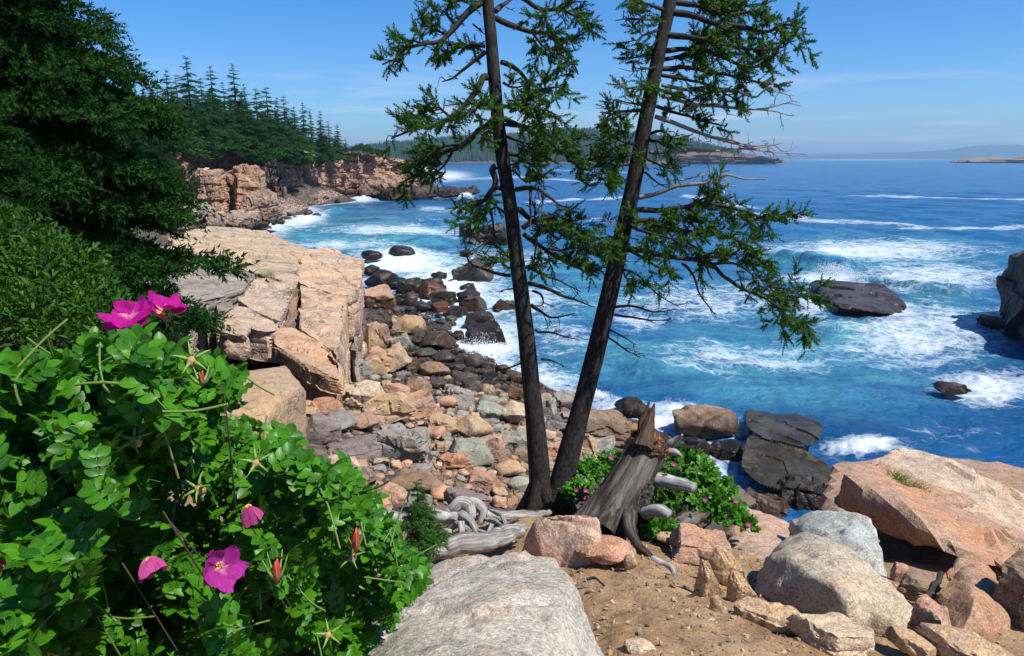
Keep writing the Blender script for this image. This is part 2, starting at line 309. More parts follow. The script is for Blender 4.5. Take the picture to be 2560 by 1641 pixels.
def gz(xy):
    xy = np.atleast_2d(xy)[:, :2]; out = np.empty(len(xy))
    for k in range(0, len(xy), 20000):
        q = xy[k:k + 20000]; out[k:k + 20000] = -np.linalg.norm(q[:, None] - ctl[None, :, :2], axis=-1) @ wts[:-1] + wts[-1]
    return out
def ray_ground(px, py, sea=True):
    r = ray(px, py); t = np.geomspace(1.2, 400, 140)
    for ps in range(2):
        p = EYE + r * t[:, None]; g = gz(p)
        if sea: g = np.maximum(g, -.05)
        k = int(np.argmax(p[:, 2] < g)); k = k if p[k, 2] < g[k] else len(t) - 1
        if ps: return p[k]
        t = np.linspace(t[max(k - 1, 0)], t[k], 60)
rad = np.geomspace(.25, 420, 420); az = np.linspace(R(-118), R(118), 520)
gx = (rad[:, None] * np.sin(az)).ravel(); gy = (rad[:, None] * np.cos(az)).ravel(); g = gz(np.stack([gx, gy], -1))
rr = np.hypot(gx, gy); q = np.stack([gx, gy, g * 0], -1)
g += fbm(q * 1.4, 4) * .10 * sst(1.0, 2.5, rr) + fbm(q * .15, 4, 5) * .9 * sst(25, 70, rr) * sst(-1, 2, g) + fbm(q * 9, 4, 9) * .035 * (rr < 12)
m, t, b, o = newmat('ground_soil'); N = NT(t); p = N.pos()
n1 = N.noise(p, 1.6, 6, .65, .5); n2 = N.noise(p, 14, 5, .7); n3 = N.noise(p, 70, 3, .7)
c = N.mix(N.ramp(n1, [(.35, 0), (.65, 1)]), (.22, .125, .055), (.33, .215, .115))
c = N.mix(1., c, N.ramp(n2, [(.28, .55), (.5, 1.), (.72, 1.3)]), 'MULTIPLY'); c = N.mix(1., c, N.ramp(n3, [(.3, .7), (.5, 1), (.7, 1.3)]), 'MULTIPLY')
sx = N.n('SeparateXYZ'); N.l(p, sx.inputs[0])
vo = N.n('TexVoronoi'); vo.inputs['Scale'].default_value = 2.2; N.l(p, vo.inputs['Vector'])
peb = N.mix(1., N.mix(vo.outputs['Color'], (.07, .05, .04), (.20, .14, .11)), N.ramp(vo.outputs['Distance'], [(.25, 1.), (.6, .35)]), 'MULTIPLY')
c = N.mix(N.ramp(N.math('ADD', sx.outputs[2], N.math('MULTIPLY', n1, .6)), [(.6, 1), (.66, 0)]), c, peb) if False else c
far = N.n('MapRange'); far.inputs['From Min'].default_value = 7.; far.inputs['From Max'].default_value = 10.; N.l(sx.outputs[1], far.inputs[0])
c = N.mix(far.outputs[0], c, peb)
zr = N.n('MapRange'); zr.inputs['From Min'].default_value = 5.5; zr.inputs['From Max'].default_value = 7.; N.l(sx.outputs[2], zr.inputs[0])
c = N.mix(N.math('MULTIPLY', far.outputs[0], zr.outputs[0]), c, N.mix(n2, (.03, .035, .012), (.10, .085, .035)))
wz = N.n('MapRange'); wz.inputs['From Min'].default_value = .9; wz.inputs['From Max'].default_value = .4; N.l(N.math('ADD', sx.outputs[2], N.math('MULTIPLY', n1, .4)), wz.inputs[0])
c = N.mix(N.math('MULTIPLY', wz.outputs[0], .75), c, (.03, .024, .02)); N.l(c, b.inputs['Base Color'])
b.inputs['Roughness'].default_value = .9; N.l(N.bump(N.math('ADD', n2, N.math('MULTIPLY', n3, .4)), .7, .02), b.inputs['Normal'])
tag(obj('ground', np.stack([gx, gy, g], -1), grid_faces(420, 520)[:, ::-1], m, smooth=True), None, None, kind='structure')

# sea: real waves, foam and air-whitened water stay where they are in the world
rad = np.concatenate([np.geomspace(9, 60, 330), np.geomspace(60.4, 260, 230), np.geomspace(265, 15000, 130)]); az = np.linspace(R(-50), R(62), 760)
gx = (rad[:, None] * np.sin(az)).ravel(); gy = (rad[:, None] * np.cos(az)).ravel(); q = np.stack([gx, gy, gx * 0], -1)
px, py = proj(q); dist = np.hypot(gx, gy); depth = -gz(q); shore = 1 - sst(-.1, 1.1, depth)
shore[dist > 330] = 0
def blob(lst):
    r = 0
    for bx, by, rx, ry, s in lst: r = np.maximum(r, s * np.exp(-(((px - bx) / rx) ** 2 + ((py - by) / ry) ** 2) * .9))
    return r
def seg(lst):
    r = 0
    for x0, y0, x1, y1, th, s in lst:
        t = np.clip((px - x0) / (x1 - x0), 0, 1); dy = (py - (y0 + (y1 - y0) * t)) / th; dx = (px - np.clip(px, x0, x1)) / 25; r = np.maximum(r, s * np.exp(-dy ** 2 - dx ** 2))
    return r
aer = blob([(880, 585, 330, 60, 1.1), (1050, 660, 260, 70, 1.), (1200, 780, 220, 110, .95), (1450, 720, 260, 90, .75), (1950, 890, 430, 120, 1.), (1520, 900, 200, 70, .8), (2180, 640, 360, 60, .8), (1750, 730, 330, 60, .55), (730, 540, 110, 40, .5), (1150, 590, 220, 36, .6), (2350, 780, 250, 90, .6), (1650, 960, 200, 60, .6)])
foam = blob([(745, 545, 75, 24, 1.1), (690, 560, 50, 40, .95), (1000, 575, 230, 17, .8), (850, 610, 200, 16, .72), (1000, 655, 160, 36, 1.15), (1120, 720, 150, 75, 1.15), (1200, 850, 130, 75, 1.2), (1280, 760, 200, 60, .75), (1750, 750, 300, 60, .66), (2180, 625, 330, 32, .85), (2080, 695, 160, 24, .95), (2320, 690, 260, 45, .8),
             (2300, 830, 280, 90, .78), (2470, 960, 150, 50, .9), (1850, 890, 330, 55, .64), (1660, 1060, 130, 34, 1.), (2170, 1110, 120, 30, .95), (2350, 1080, 200, 50, .4), (1100, 440, 90, 16, 1.), (1010, 492, 90, 8, .9), (880, 498, 90, 10, .9), (1900, 1180, 60, 40, .6), (2450, 1180, 160, 50, .45),
             (1430, 990, 90, 26, 1.), (1330, 960, 70, 36, .95), (1540, 1015, 90, 24, .85), (1690, 1030, 110, 26, .95), (2030, 760, 60, 50, .85), (2250, 780, 90, 30, .85), (1840, 1130, 40, 70, .8), (2150, 400, 300, 3, .55), (1700, 406, 160, 3, .8), (1400, 850, 150, 90, .5), (1250, 640, 250, 30, .55), (1600, 800, 80, 40, .7)])
foam = np.maximum(foam, seg([(1330, 505, 1560, 493, 4, .72), (1720, 490, 1890, 520, 6, .7), (1850, 535, 2010, 545, 8, .7), (2010, 550, 2300, 563, 5, .68), (2250, 570, 2560, 568, 5, .72), (2130, 488, 2230, 490, 2, .65), (2230, 492, 2560, 498, 2.4, .7), (1060, 522, 1200, 528, 9, .6), (1240, 440, 1500, 455, 5, .6), (1150, 448, 1300, 443, 5, .6), (1280, 545, 1500, 550, 8, .5), (1380, 425, 1560, 432, 4, .5)]))
foam = np.maximum(foam, shore * .78)
def wv(l, ang, ph=0):
    a = R(ang); k = 2 * math.pi / l; th = k * (gx * math.cos(a) + gy * math.sin(a)) + ph; s = np.sin(th); return 1 - 2 * np.sqrt(np.abs(np.sin(th * .5)) * .98 + .02 * 0 + 1e-4), s
warp = fbm(q * .035, 3, 3) * 9
z = 0
for l, ang, am in [(19, 200, .16), (11.5, 222, .11), (7.3, 178, .08), (4.1, 215, .045), (2.4, 190, .028), (1.3, 236, .014)]:
    a = R(ang); k = 2 * math.pi / l; th = k * (gx * math.cos(a) + gy * math.sin(a) + warp * min(1, l / 8)) + l; cr_ = 1 - np.abs(np.sin(th * .5)) * 2
    z = z + am * (.6 * np.sin(th) + .6 * cr_) * (1 - sst(l * 35, l * 75, dist))
z = z + fbm(q * .8, 4, 21) * .16 * (1 - sst(90, 220, dist)) + fbm(q * 2.6, 3, 22) * .06 * (1 - sst(30, 80, dist))
def ridge(x0, y0, x1, y1, wd, h):
    a, b_ = Pz(x0, y0, 0.)[:2], Pz(x1, y1, 0.)[:2]; dv = b_ - a; ln = np.linalg.norm(dv); u = dv / ln; nv = np.array([u[1], -u[0]]); rl = np.stack([gx, gy], -1) - a
    s = rl @ u / ln; n = rl @ nv + fbm(q * .12, 3, 31) * 2.; prof = np.exp(-(n / np.where(n > 0, wd * .55, wd * 1.5)) ** 2) * sst(-.05, .25, s) * (1 - sst(.75, 1.05, s)); return h * prof, n
for x0, y0, x1, y1, wd, h, fo in [(1900, 640, 2130, 675, 1.5, 1.15, .9), (2080, 700, 2480, 735, 1.3, .75, .7), (2000, 625, 2330, 640, 1.6, .6, .8), (880, 500, 990, 488, 3., 1.6, .9), (1000, 560, 1180, 556, 1.8, .8, .85), (720, 590, 1100, 600, 2., .55, .55), (700, 560, 900, 520, 2., .6, .8), (900, 640, 1080, 628, 1.4, .6, .9), (1400, 900, 1700, 940, 1.2, .4, .4), (1900, 800, 2300, 850, 1.5, .35, .5)]:
    rz, n = ridge(x0, y0, x1, y1, wd, h); z = z + rz * (1 + .3 * fbm(q * 1.2, 2, 77)); f = rz / h; foam = np.maximum(foam, fo * f * sst(.3, -1.2, n)); aer = np.maximum(aer, .85 * f)
z = z * (.35 + .65 * sst(-.2, 1.2, depth)) + foam * (fbm(q * 3.1, 4, 41) * .16 + .04) * (1 - sst(50, 110, dist))
m, t, b, o = newmat('sea_water'); N = NT(t); p = N.pos()
fa = N.att('foam').outputs['Fac']; ae = N.att('aer').outputs['Fac']
aen = N.math('MULTIPLY', ae, N.ramp(N.noise(N.mapv(p, (.14, .3, 1)), 1., 5, .6, .8), [(.36, .12), (.64, 1.05)]))
c = N.mix(N.ramp(N.noise(N.mapv(p, (.06, .14, 1)), 1., 5, .6), [(.35, 0), (.65, 1)]), (.004, .055, .165), (.008, .095, .255))
c = N.mix(aen, c, (.085, .31, .35))
pd = N.n('VectorMath', operation='ADD'); N.l(p, pd.inputs[0]); nn = N.n('TexNoise'); nn.inputs['Scale'].default_value = .9; nn.inputs['Detail'].default_value = 5; N.l(p, nn.inputs['Vector'])
s2 = N.n('VectorMath', operation='SCALE'); N.l(nn.outputs[1], s2.inputs[0]); s2.inputs['Scale'].default_value = 1.5; N.l(s2.outputs[0], pd.inputs[1])
def web(sc_): x = N.n('TexVoronoi', feature='DISTANCE_TO_EDGE'); x.inputs['Scale'].default_value = sc_; N.l(pd.outputs[0], x.inputs['Vector']); return N.ramp(x.outputs[0], [(0, 1), (.14, .25), (.4, 0)])
wb = N.math('MAXIMUM', N.math('MULTIPLY', web(.75), .9), N.math('MULTIPLY', web(1.9), .8))
fb = N.noise(N.mapv(pd.outputs[0], (.38, .8, 1)), 1., 9, .70)
val = N.math('ADD', N.math('MULTIPLY', wb, .24), N.math('ADD', N.math('MULTIPLY', fb, 1.05), N.math('MULTIPLY', fa, .72)))
mask = N.ramp(N.math('MULTIPLY', val, .5), [(.47, 0), (.56, .34), (.72, .86)]); mask = N.math('MULTIPLY', mask, N.ramp(fa, [(.10, 0), (.32, 1)]))
wht = N.ramp(N.noise(N.mapv(p, (.3, .45, 1)), 1., 4), [(.79, 0), (.85, .8)])
mask = N.math('MAXIMUM', mask, N.math('MULTIPLY', wht, .5))
N.l(c, b.inputs['Base Color']); b.inputs['Roughness'].default_value = .16; b.inputs['Specular IOR Level'].default_value = .32; b.inputs['IOR'].default_value = 1.333
h1 = N.noise(N.mapv(p, (1.1, 1.5, 1)), 1., 7, .62, .4)
N.l(N.bump(h1, .8, .5), b.inputs['Normal'])
fd = N.n('BsdfPrincipled'); fd.inputs['Base Color'].default_value = (.70, .76, .80, 1); fd.inputs['Roughness'].default_value = .9; N.l(N.bump(N.noise(p, 4., 6, .7), .6, .12), fd.inputs['Normal'])
ms = N.n('MixShader'); N.l(mask, ms.inputs[0]); N.l(b.outputs[0], ms.inputs[1]); N.l(fd.outputs[0], ms.inputs[2]); N.l(ms.outputs[0], o.inputs[0])
tag(obj('water', np.stack([gx, gy, z], -1), grid_faces(len(rad), 760)[:, ::-1], m, smooth=True, attrs={'foam': foam, 'aer': aer}), None, None, kind='structure')

# far headland with its woods, far hills, islet
hp = np.array([[880, 372], [940, 366], [1000, 361], [1100, 352], [1200, 346], [1320, 338], [1400, 329], [1500, 328], [1600, 343], [1700, 358], [1780, 371], [1840, 384], [1880, 393], [1930, 398], [1965, 407]], float)
u = np.linspace(0, 1, 260); v = np.linspace(0, 1, 40); X = 860 + u * 1110
D0 = np.interp(X, [860, 1250, 1600, 1965], [1500, 1420, 1330, 1290]); top = np.interp(X, hp[:, 0], hp[:, 1]); top = 394.6 - (394.6 - top) * 1.0
zt = 10 + (394.6 - top) / F * (D0 + 140) - 7 * (X < 1830)
UU, VV = np.meshgrid(u, v, indexing='ij'); dd = D0[:, None] + VV * 300
hz = np.where(VV < .45, np.sin(np.clip(VV / .45, 0, 1) * math.pi / 2) ** .8, np.cos((VV - .45) / .55 * math.pi / 2)) * zt[:, None] - 1
xs = (X[:, None] - 1280) / F * (dd * 1.0)
hv = np.stack([xs, dd, hz], -1).reshape(-1, 3); hv[:, 2] += fbm(hv * .03, 4, 3) * 9 * sst(0, 12, hv[:, 2]) * .7
rockb = sst(10, 16, hv[:, 2])
m, t, b, o = newmat('headland_land'); N = NT(t); p = N.pos(); sx = N.n('SeparateXYZ'); N.l(p, sx.inputs[0]); n1 = N.noise(N.mapv(p, (1, 1, 3)), .06, 6, .7)
zz = N.n('MapRange'); zz.inputs['From Min'].default_value = 5.; zz.inputs['From Max'].default_value = 7.; N.l(N.math('ADD', sx.outputs[2], N.math('MULTIPLY', n1, 3)), zz.inputs[0])
N.l(N.mix(zz.outputs[0], N.mix(N.ramp(n1, [(.35, 0), (.65, 1)]), (.07, .05, .04), (.15, .11, .085)), (.02, .05, .025)), b.inputs['Base Color']); b.inputs['Roughness'].default_value = .95
tag(obj('terrain', hv, grid_faces(260, 40)[:, ::-1], m), None, None, kind='structure')
idx = rng.choice(len(hv), 15000, p=(lambda w_: w_ / w_.sum())(((hv[:, 2] > 4.5) & (X.repeat(40) < 1835) & (VV.ravel() < .75)).astype(float) + 1e-9)); b0 = hv[idx] + rng.normal(0, 1.6, (15000, 3)) * (1, 1, .1)
cone = np.array([[math.cos(a), math.sin(a), 0] for a in np.arange(5) * 1.2566] + [[0, 0, 1.]]); cf = np.array([[k, (k + 1) % 5, 5] for k in range(5)])
hh = rng.uniform(7, 16, 15000); M = np.zeros((15000, 3, 3)); M[:, 0, 0] = M[:, 1, 1] = hh * .22; M[:, 2, 2] = hh
V, Fc = inst(cone, cf, M, b0 - (0, 0, 1)); tag(obj('far_woods', V, Fc, leaf_mat('far_woods', (.015, .045, .022), (.045, .095, .035), amt=0, rough=.9, scale=.02, spec=.1)), 'hazy spruce woods covering the long headland across the bay', 'woods', kind='stuff')
X = np.linspace(1800, 3300, 240); prof = np.interp(X, [1800, 2000, 2100, 2250, 2330, 2380, 2440, 2490, 2540, 2580, 2700, 2900, 3300], [392, 386, 384, 381, 375, 367, 362, 362, 366, 370, 374, 378, 386])
zt = 10 + (394.6 - prof) / F * 8600 + fbm(np.stack([X * .03, X * 0, X * 0], -1), 4, 2) * 9
VV = np.linspace(0, 1, 16)[None] * np.ones((240, 1)); dd = 8200 + VV * 1500
hv = np.stack([(X[:, None] - 1280) / F * dd, dd, np.sin(VV * math.pi) ** .6 * zt[:, None] - 1], -1).reshape(-1, 3)
tag(obj('hills', hv, grid_faces(240, 16)[:, ::-1], plain('hill_woods', (.03, .06, .035), .95, .4, .004), smooth=True), None, None, kind='structure')
# ---------------------------------------------------------------- rock builders
ICO = {}
def ico(k):
    if k not in ICO:
        bm = bmesh.new(); bmesh.ops.create_icosphere(bm, subdivisions=k, radius=1.); bm.verts.index_update()
        ICO[k] = (nrm(np.array([v.co[:] for v in bm.verts])), np.array([[v.index for v in f.verts] for f in bm.faces])); bm.free()
    return ICO[k]
def hull_geo(pts, bev=.05, L=.2, maxf=30000, low=0, cuts=0, seed=0, cr=(.84, .97)):
    """an even skin over the convex hull of pts, its edges worn round by bev"""
    pts = np.asarray(pts, float); c = (pts.max(0) + pts.min(0)) / 2 * .5 + pts.mean(0) * .5; ext = (pts.max(0) - pts.min(0)) / 2; q = (pts - c) / ext; bm = bmesh.new()
    for p in q: bm.verts.new(p)
    bmesh.ops.convex_hull(bm, input=bm.verts[:]); bm.normal_update(); fs = [(np.array(f.normal[:]), np.array(f.verts[0].co[:])) for f in bm.faces if f.calc_area() > 1e-7]; bm.free()
    pl = []
    for n, p in fs:
        h = n @ p
        if h > 1e-3 and not any(n @ m > .9985 and abs(h - k) < .02 for m, k in pl): pl.append((n, h))
    rc = np.random.default_rng(seed + 17)
    for _ in range(cuts):
        n = nrm(rc.normal(0, 1, 3)); pl.append((n, (q @ n).max() * rc.uniform(*cr)))
    Np = np.array([n for n, h in pl]); H = np.array([h for n, h in pl]); a_ = ext.prod() ** (1 / 3); area = 4 * (ext[0] * ext[1] + ext[1] * ext[2] + ext[0] * ext[2]) * .9
    k = low or int(np.clip(round(1 + math.log(max(min(2.3 * area / (L * L), maxf), 80) / 80, 4) + 1), 2, 7)); U, Fc = ico(k); pw = float(np.clip(6. * ext.min() / max(bev, 1e-3), 22, 160))
    t = np.zeros(len(U))
    for s in range(0, len(U), 20000):
        D = np.maximum(U[s:s + 20000] @ Np.T, 1e-4) / H; m = D.max(1); t[s:s + 20000] = 1 / (m * ((D / m[:, None]) ** pw).sum(1) ** (1 / pw))
    return U * t[:, None] * ext + c, Fc
def rough(V, Fc, amp, fr, chip=0., cf=1., seed=0, fine=.25, joint=None):
    n = vnormals(V, Fc); d = amp * (fbm(V * fr + seed, 4, seed) + fine * fbm(V * fr * 6 + seed, 3, seed + 9))
    if chip: f1, e, i = worley(V * cf + .25 * fbm(V * cf, 2, seed)[:, None] + seed, seed); d = d + chip * (i - .6)
    if joint is not None:
        for size, am, gr in joint:
            h, e = blocks(V, size, seed); d = d + am * (h - .6) - gr * (1 - np.clip(e / (.045 * size[0]), 0, 1))
    return V + n * d[:, None]
def rock_obj(name, label, pts, col, L=.2, bev=.05, amp=.05, fr=1.2, chip=0., cf=1., mat=None, seed=0, smooth=False, cat='rock', group=None, wet=0., parent=None, maxf=30000, fine=.25, cuts=12, cr=(.84, .97), joint=None):
    V, Fc = hull_geo(pts, bev, L, maxf, 0, cuts, seed, cr); V = rough(V, Fc, amp, fr, chip, cf, seed, fine, joint); c = V.mean(0); c[2] = V[:, 2].min()
    if parent is not None: c = c * 0
    o = obj(name, V - c, Fc, mat or M_rock, parent, True, loc=c); o.data.set_sharp_from_angle(angle=R(70 if smooth else 26)); o.color = tuple(col) + (1 - wet,)
    if label: tag(o, label, cat, group)
    return o
PINK, TAN, GREY, GRN, BRN, RUST, DARK, PUR, PALE, RED = (.43, .235, .145), (.40, .265, .15), (.23, .215, .19), (.25, .26, .20), (.20, .125, .075), (.34, .14, .05), (.05, .04, .032), (.17, .135, .13), (.46, .345, .225), (.36, .175, .10)
COL = dict(p=PINK, t=TAN, g=GREY, n=GRN, b=BRN, r=RUST, d=DARK, u=PUR, w=PALE, e=RED)
# --- the big tilted ledge, block by block
def PL(px, py, dz=0.):
    r = ray(px, py); k = 5 + dz - 10; return EYE + r * ((k - .144 * 7 + .034 * 21) / (r[2] + .144 * r[0] + .034 * r[1]))
def ZL(zx, zy, dz=0.): return PL(400 + zx * .2857, 560 + zy * .2857, dz)
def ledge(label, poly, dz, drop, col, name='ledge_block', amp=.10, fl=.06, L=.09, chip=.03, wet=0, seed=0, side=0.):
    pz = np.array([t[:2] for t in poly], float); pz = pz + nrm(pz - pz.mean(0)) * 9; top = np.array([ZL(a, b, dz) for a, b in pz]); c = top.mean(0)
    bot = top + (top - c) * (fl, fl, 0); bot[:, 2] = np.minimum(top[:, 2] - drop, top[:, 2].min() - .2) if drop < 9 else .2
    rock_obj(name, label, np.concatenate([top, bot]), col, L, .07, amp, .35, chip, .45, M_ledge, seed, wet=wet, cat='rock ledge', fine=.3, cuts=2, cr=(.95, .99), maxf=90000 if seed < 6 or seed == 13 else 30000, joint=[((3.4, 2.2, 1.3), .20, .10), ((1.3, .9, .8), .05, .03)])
ledge('broad tan and grey sheet of ledge running to the sea stack', [(-150, 190), (0, 90), (430, 18), (930, 58), (1290, 215), (1215, 370), (1205, 488), (1095, 486), (862, 398)], 0, 3.2, (.43, .315, .205), seed=1)
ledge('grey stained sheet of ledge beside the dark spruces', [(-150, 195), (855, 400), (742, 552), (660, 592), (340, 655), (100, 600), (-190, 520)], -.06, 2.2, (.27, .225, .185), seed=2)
ledge('pink jointed block at the seaward corner of the ledge', [(1292, 217), (1450, 208), (1770, 320), (1745, 420), (1728, 570), (1655, 606), (1480, 585), (1212, 498), (1215, 370)], .02, 99, (.49, .325, .205), seed=3, fl=.0, chip=.1)
ledge('bright pink block with a sheer grey side above the rubble', [(1222, 532), (1480, 590), (1655, 612), (1640, 660), (1602, 740), (1582, 870), (1562, 1095), (1420, 1035), (1370, 950), (1190, 880)], .0, 99, (.49, .325, .205), seed=4, fl=.0)
ledge('tan block on the left of the earthy gully', [(735, 562), (860, 470), (1175, 492), (1196, 560), (1140, 660), (1060, 735), (1045, 840), (830, 748), (680, 650)], -.12, 1.6, (.44, .325, .23), seed=5)
ledge('small cracked tan block below the gully', [(590, 800), (680, 705), (830, 758), (1045, 855), (1035, 905), (920, 918), (690, 870)], -.18, 1.2, (.42, .31, .22), seed=6)
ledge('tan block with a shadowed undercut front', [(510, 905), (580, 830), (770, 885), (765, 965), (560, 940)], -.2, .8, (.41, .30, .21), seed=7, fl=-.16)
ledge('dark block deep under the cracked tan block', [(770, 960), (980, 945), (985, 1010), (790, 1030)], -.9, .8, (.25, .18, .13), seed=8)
ledge('rusty earth filled gully between the tan and the pink block', [(1040, 900), (1165, 560), (1230, 555), (1195, 885)], -.2, .6, (.30, .165, .085), amp=.1, seed=9)
ledge('tan topped upright block at the shady end of the ledge', [(110, 605), (335, 662), (250, 790), (85, 715)], -.15, 1.7, (.40, .34, .26), seed=10, fl=-.05)
ledge('narrow upright block with black clefts beside it', [(350, 655), (452, 640), (425, 735), (378, 730)], -.2, 1.7, (.36, .29, .22), seed=11, fl=-.05)
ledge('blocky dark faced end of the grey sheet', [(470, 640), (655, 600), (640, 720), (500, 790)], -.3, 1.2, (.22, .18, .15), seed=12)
ledge('long tilted plank of pink rock lying against the ledge', [(1020, 930), (1180, 918), (1400, 1050), (1560, 1112), (1615, 1200), (1592, 1320), (1490, 1300), (1280, 1218), (1000, 1045)], -.04, .6, (.44, .275, .17), seed=13, chip=.16)
ledge('brown slab wedged under the tilted pink plank', [(1115, 1195), (1280, 1230), (1490, 1312), (1560, 1330), (1400, 1355), (1250, 1290)], -.35, .5, (.34, .23, .16), seed=14)
ledge('dark broken rock at the foot of the sheer side', [(1660, 700), (1735, 640), (1742, 1010), (1690, 1090)], -1.8, 1.8, (.24, .17, .12), seed=15)
# --- sea stack
def blk(parent, name, poly, d0, col, depth, zb, seed, mat=None, L=.22, chip=.3, lab=None, cat=None, amp=.4, cf=.4, fr=.3, wet=0):
    """front outline (px, py, extra distance) at about d0 metres, given real depth"""
    f = np.array([Pd(a, b, d0 + (q[0] if q else 0)) for a, b, *q in poly]); f[:, 2] = np.maximum(f[:, 2], zb)
    c = f.mean(0); bk = c + (f - c) * (.85, 1, .97) + (0, depth, 0)
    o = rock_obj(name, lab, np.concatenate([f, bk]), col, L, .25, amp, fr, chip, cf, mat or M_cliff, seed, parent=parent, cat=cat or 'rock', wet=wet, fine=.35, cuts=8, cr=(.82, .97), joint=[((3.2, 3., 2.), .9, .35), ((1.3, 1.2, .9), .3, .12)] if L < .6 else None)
    return o
st = thing('sea_stack', 'cleft stack of brown rock standing before the cove cliffs', 'sea stack', Pd(570, 560, 99))
off = np.array(st.location)
for args in [('column', [(465, 446, 5), (488, 424, 1), (520, 423, 0), (543, 436, 0), (548, 480, 0), (552, 520, -1), (553, 560, -2), (495, 566, -2), (492, 500, -.5), (490, 450, 0), (470, 560, 4), (466, 500, 5)], 97, (.36, .22, .14), 6, 1, 21),
             ('column', [(548, 430, 7), (566, 419, 6), (610, 416, 1), (634, 440, 1), (640, 480, 0), (634, 525, -1), (592, 550, -2), (590, 490, -1), (592, 440, 0), (556, 550, 6), (552, 480, 7)], 100, (.36, .22, .14), 7, 1, 22),
             ('shoulder', [(612, 488, 0), (668, 481, 0), (676, 500), (678, 545), (677, 570, -1), (628, 572, -1), (598, 540, -2), (590, 500)], 97, (.29, .18, .115), 6, 0, 23),
             ('cap_rock', [(492, 424, 1), (500, 418, 1), (516, 420, 1), (514, 430, 1)], 98, (.5, .34, .24), 2, 1, 24)]:
    o = blk(st, *args); o.data.transform(Matrix.Translation(-Vector(off)))
blk(None, 'sloping_slab', [(508, 545, 0), (540, 536, 1), (590, 536, 1), (617, 536, 1), (630, 568, -2), (560, 574, -3), (500, 574, -2)], 90, (.41, .31, .235), 6, .5, 26, lab='pale slab at the foot of the sea stack', cat='rock', chip=.3)
blk(None, 'leaning_boulder', [(486, 500, 0), (498, 505), (524, 528, -1), (518, 545, -1), (480, 575, -2), (462, 575, -1)], 90, (.27, .25, .21), 3, 1, 27, lab='grey boulder leaning on the left foot of the sea stack', cat='rock', chip=.3, L=.3)
# --- cliffs: jointed sheets that run along the cove and turn over into the land behind
def cliff(name, label, nodes, col, seed, cell=(.17, .17, .34), amp=3.0, step=.27, back=16, lean=.03, wet=0):
    nd = np.array(nodes, float); T = np.array([Pd(a, b, d) for a, d, b, _ in nd]); B = np.array([Pd(a, b, d) for a, d, _, b in nd]); B[:, 2] -= 1.2
    ln = np.concatenate([[0], np.cumsum(np.linalg.norm(np.diff(T[:, :2], axis=0), axis=1))]); n = int(ln[-1] / step); s = np.linspace(0, ln[-1], n)
    top = np.stack([np.interp(s, ln, T[:, k]) for k in range(3)], -1); bz = np.interp(s, ln, B[:, 2])
    tg = nrm(np.gradient(top[:, :2], axis=0)); on = np.stack([tg[:, 1], -tg[:, 0]], -1)              # outward: seaward right / toward the viewer
    H = (top[:, 2] - bz); mv = int(H.max() / step) + 2; rows = []
    for k in range(mv):
        f = k / (mv - 1); rows.append(np.stack([top[:, 0] + on[:, 0] * H * (1 - f) * lean, top[:, 1] + on[:, 1] * H * (1 - f) * lean, bz + H * f], -1))
    for k in range(1, 30):
        f = k / 29; rows.append(np.stack([top[:, 0] - on[:, 0] * back * f, top[:, 1] - on[:, 1] * back * f, top[:, 2] + .4 * np.sin(f * 3) - 1.5 * f ** 3], -1))
    V = np.array(rows).reshape(-1, 3); Fq = grid_faces(len(rows), n); Ft = np.concatenate([Fq[:, [0, 1, 2]], Fq[:, [0, 2, 3]]])
    nn = vnormals(V, Ft); q = V * cell; q = q + .35 * fbm(V * .12, 3, seed)[:, None]
    _, e1, i1 = worley(q, seed); _, e2, i2 = worley(q * 2.6, seed + 5); fr = np.repeat(np.minimum(1, np.arange(len(rows)) / 3 + .4), n)
    hor = np.where(np.abs(nn[:, 2:3]) > .75, .35, 1.)[:, 0]
    h1, g1 = blocks(V, (5.5, 4.5, 3.2), seed, (.4, .10)); h2, g2 = blocks(V, (2.1, 2., 1.2), seed + 7, (.4, .10)); jn = 1.8 * (h1 - .5) + .75 * (h2 - .5) - .55 * (g1 < .22) - .25 * (g2 < .14)
    V = V + nn * ((jn + amp * .38 * (i1 - .5) + amp * .1 * (i2 - .5) + .7 * fbm(V * .25, 4, seed) - .5 * (e1 < .05)) * hor)[:, None]
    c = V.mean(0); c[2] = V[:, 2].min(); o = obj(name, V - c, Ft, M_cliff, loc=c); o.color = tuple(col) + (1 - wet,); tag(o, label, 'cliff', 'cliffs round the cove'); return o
cliff('cove_cliff', 'rust brown jointed cliff behind the sea stack', [(300, 112, 372, 560), (360, 116, 366, 540), (420, 128, 352, 520), (470, 138, 360, 505), (508, 143, 352, 495), (520, 146, 348, 490), (560, 147, 347, 485), (596, 148, 354, 480), (602, 150, 374, 478), (628, 152, 378, 474), (640, 156, 376, 468)], (.30, .16, .09), 41)
cliff('buttress', 'tall dark buttress with a black cleft at the back of the cove', [(636, 149, 372, 492), (660, 148, 370, 484), (684, 148, 371, 478), (690, 154, 371, 478)], (.22, .13, .085), 42, amp=1.6)
cliff('headland_cliff', 'long pink cliff on the far side of the cove where people stand', [(690, 158, 370, 474), (718, 164, 376, 474), (745, 170, 392, 476), (775, 176, 391, 480), (803, 182, 388, 486), (830, 186, 384, 492), (880, 190, 381, 494), (920, 194, 384, 492), (960, 199, 391, 488), (995, 203, 398, 484), (1012, 206, 403, 478), (1016, 214, 404, 470), (1000, 232, 402, 460)], (.40, .24, .16), 43, back=26)
def low(label, poly, d0, col, depth, zb, seed, wet=.5): blk(None, 'low_shelf', poly, d0, col, depth, zb, seed, lab=label, cat='rock shelf', chip=.8, L=.5, wet=wet)
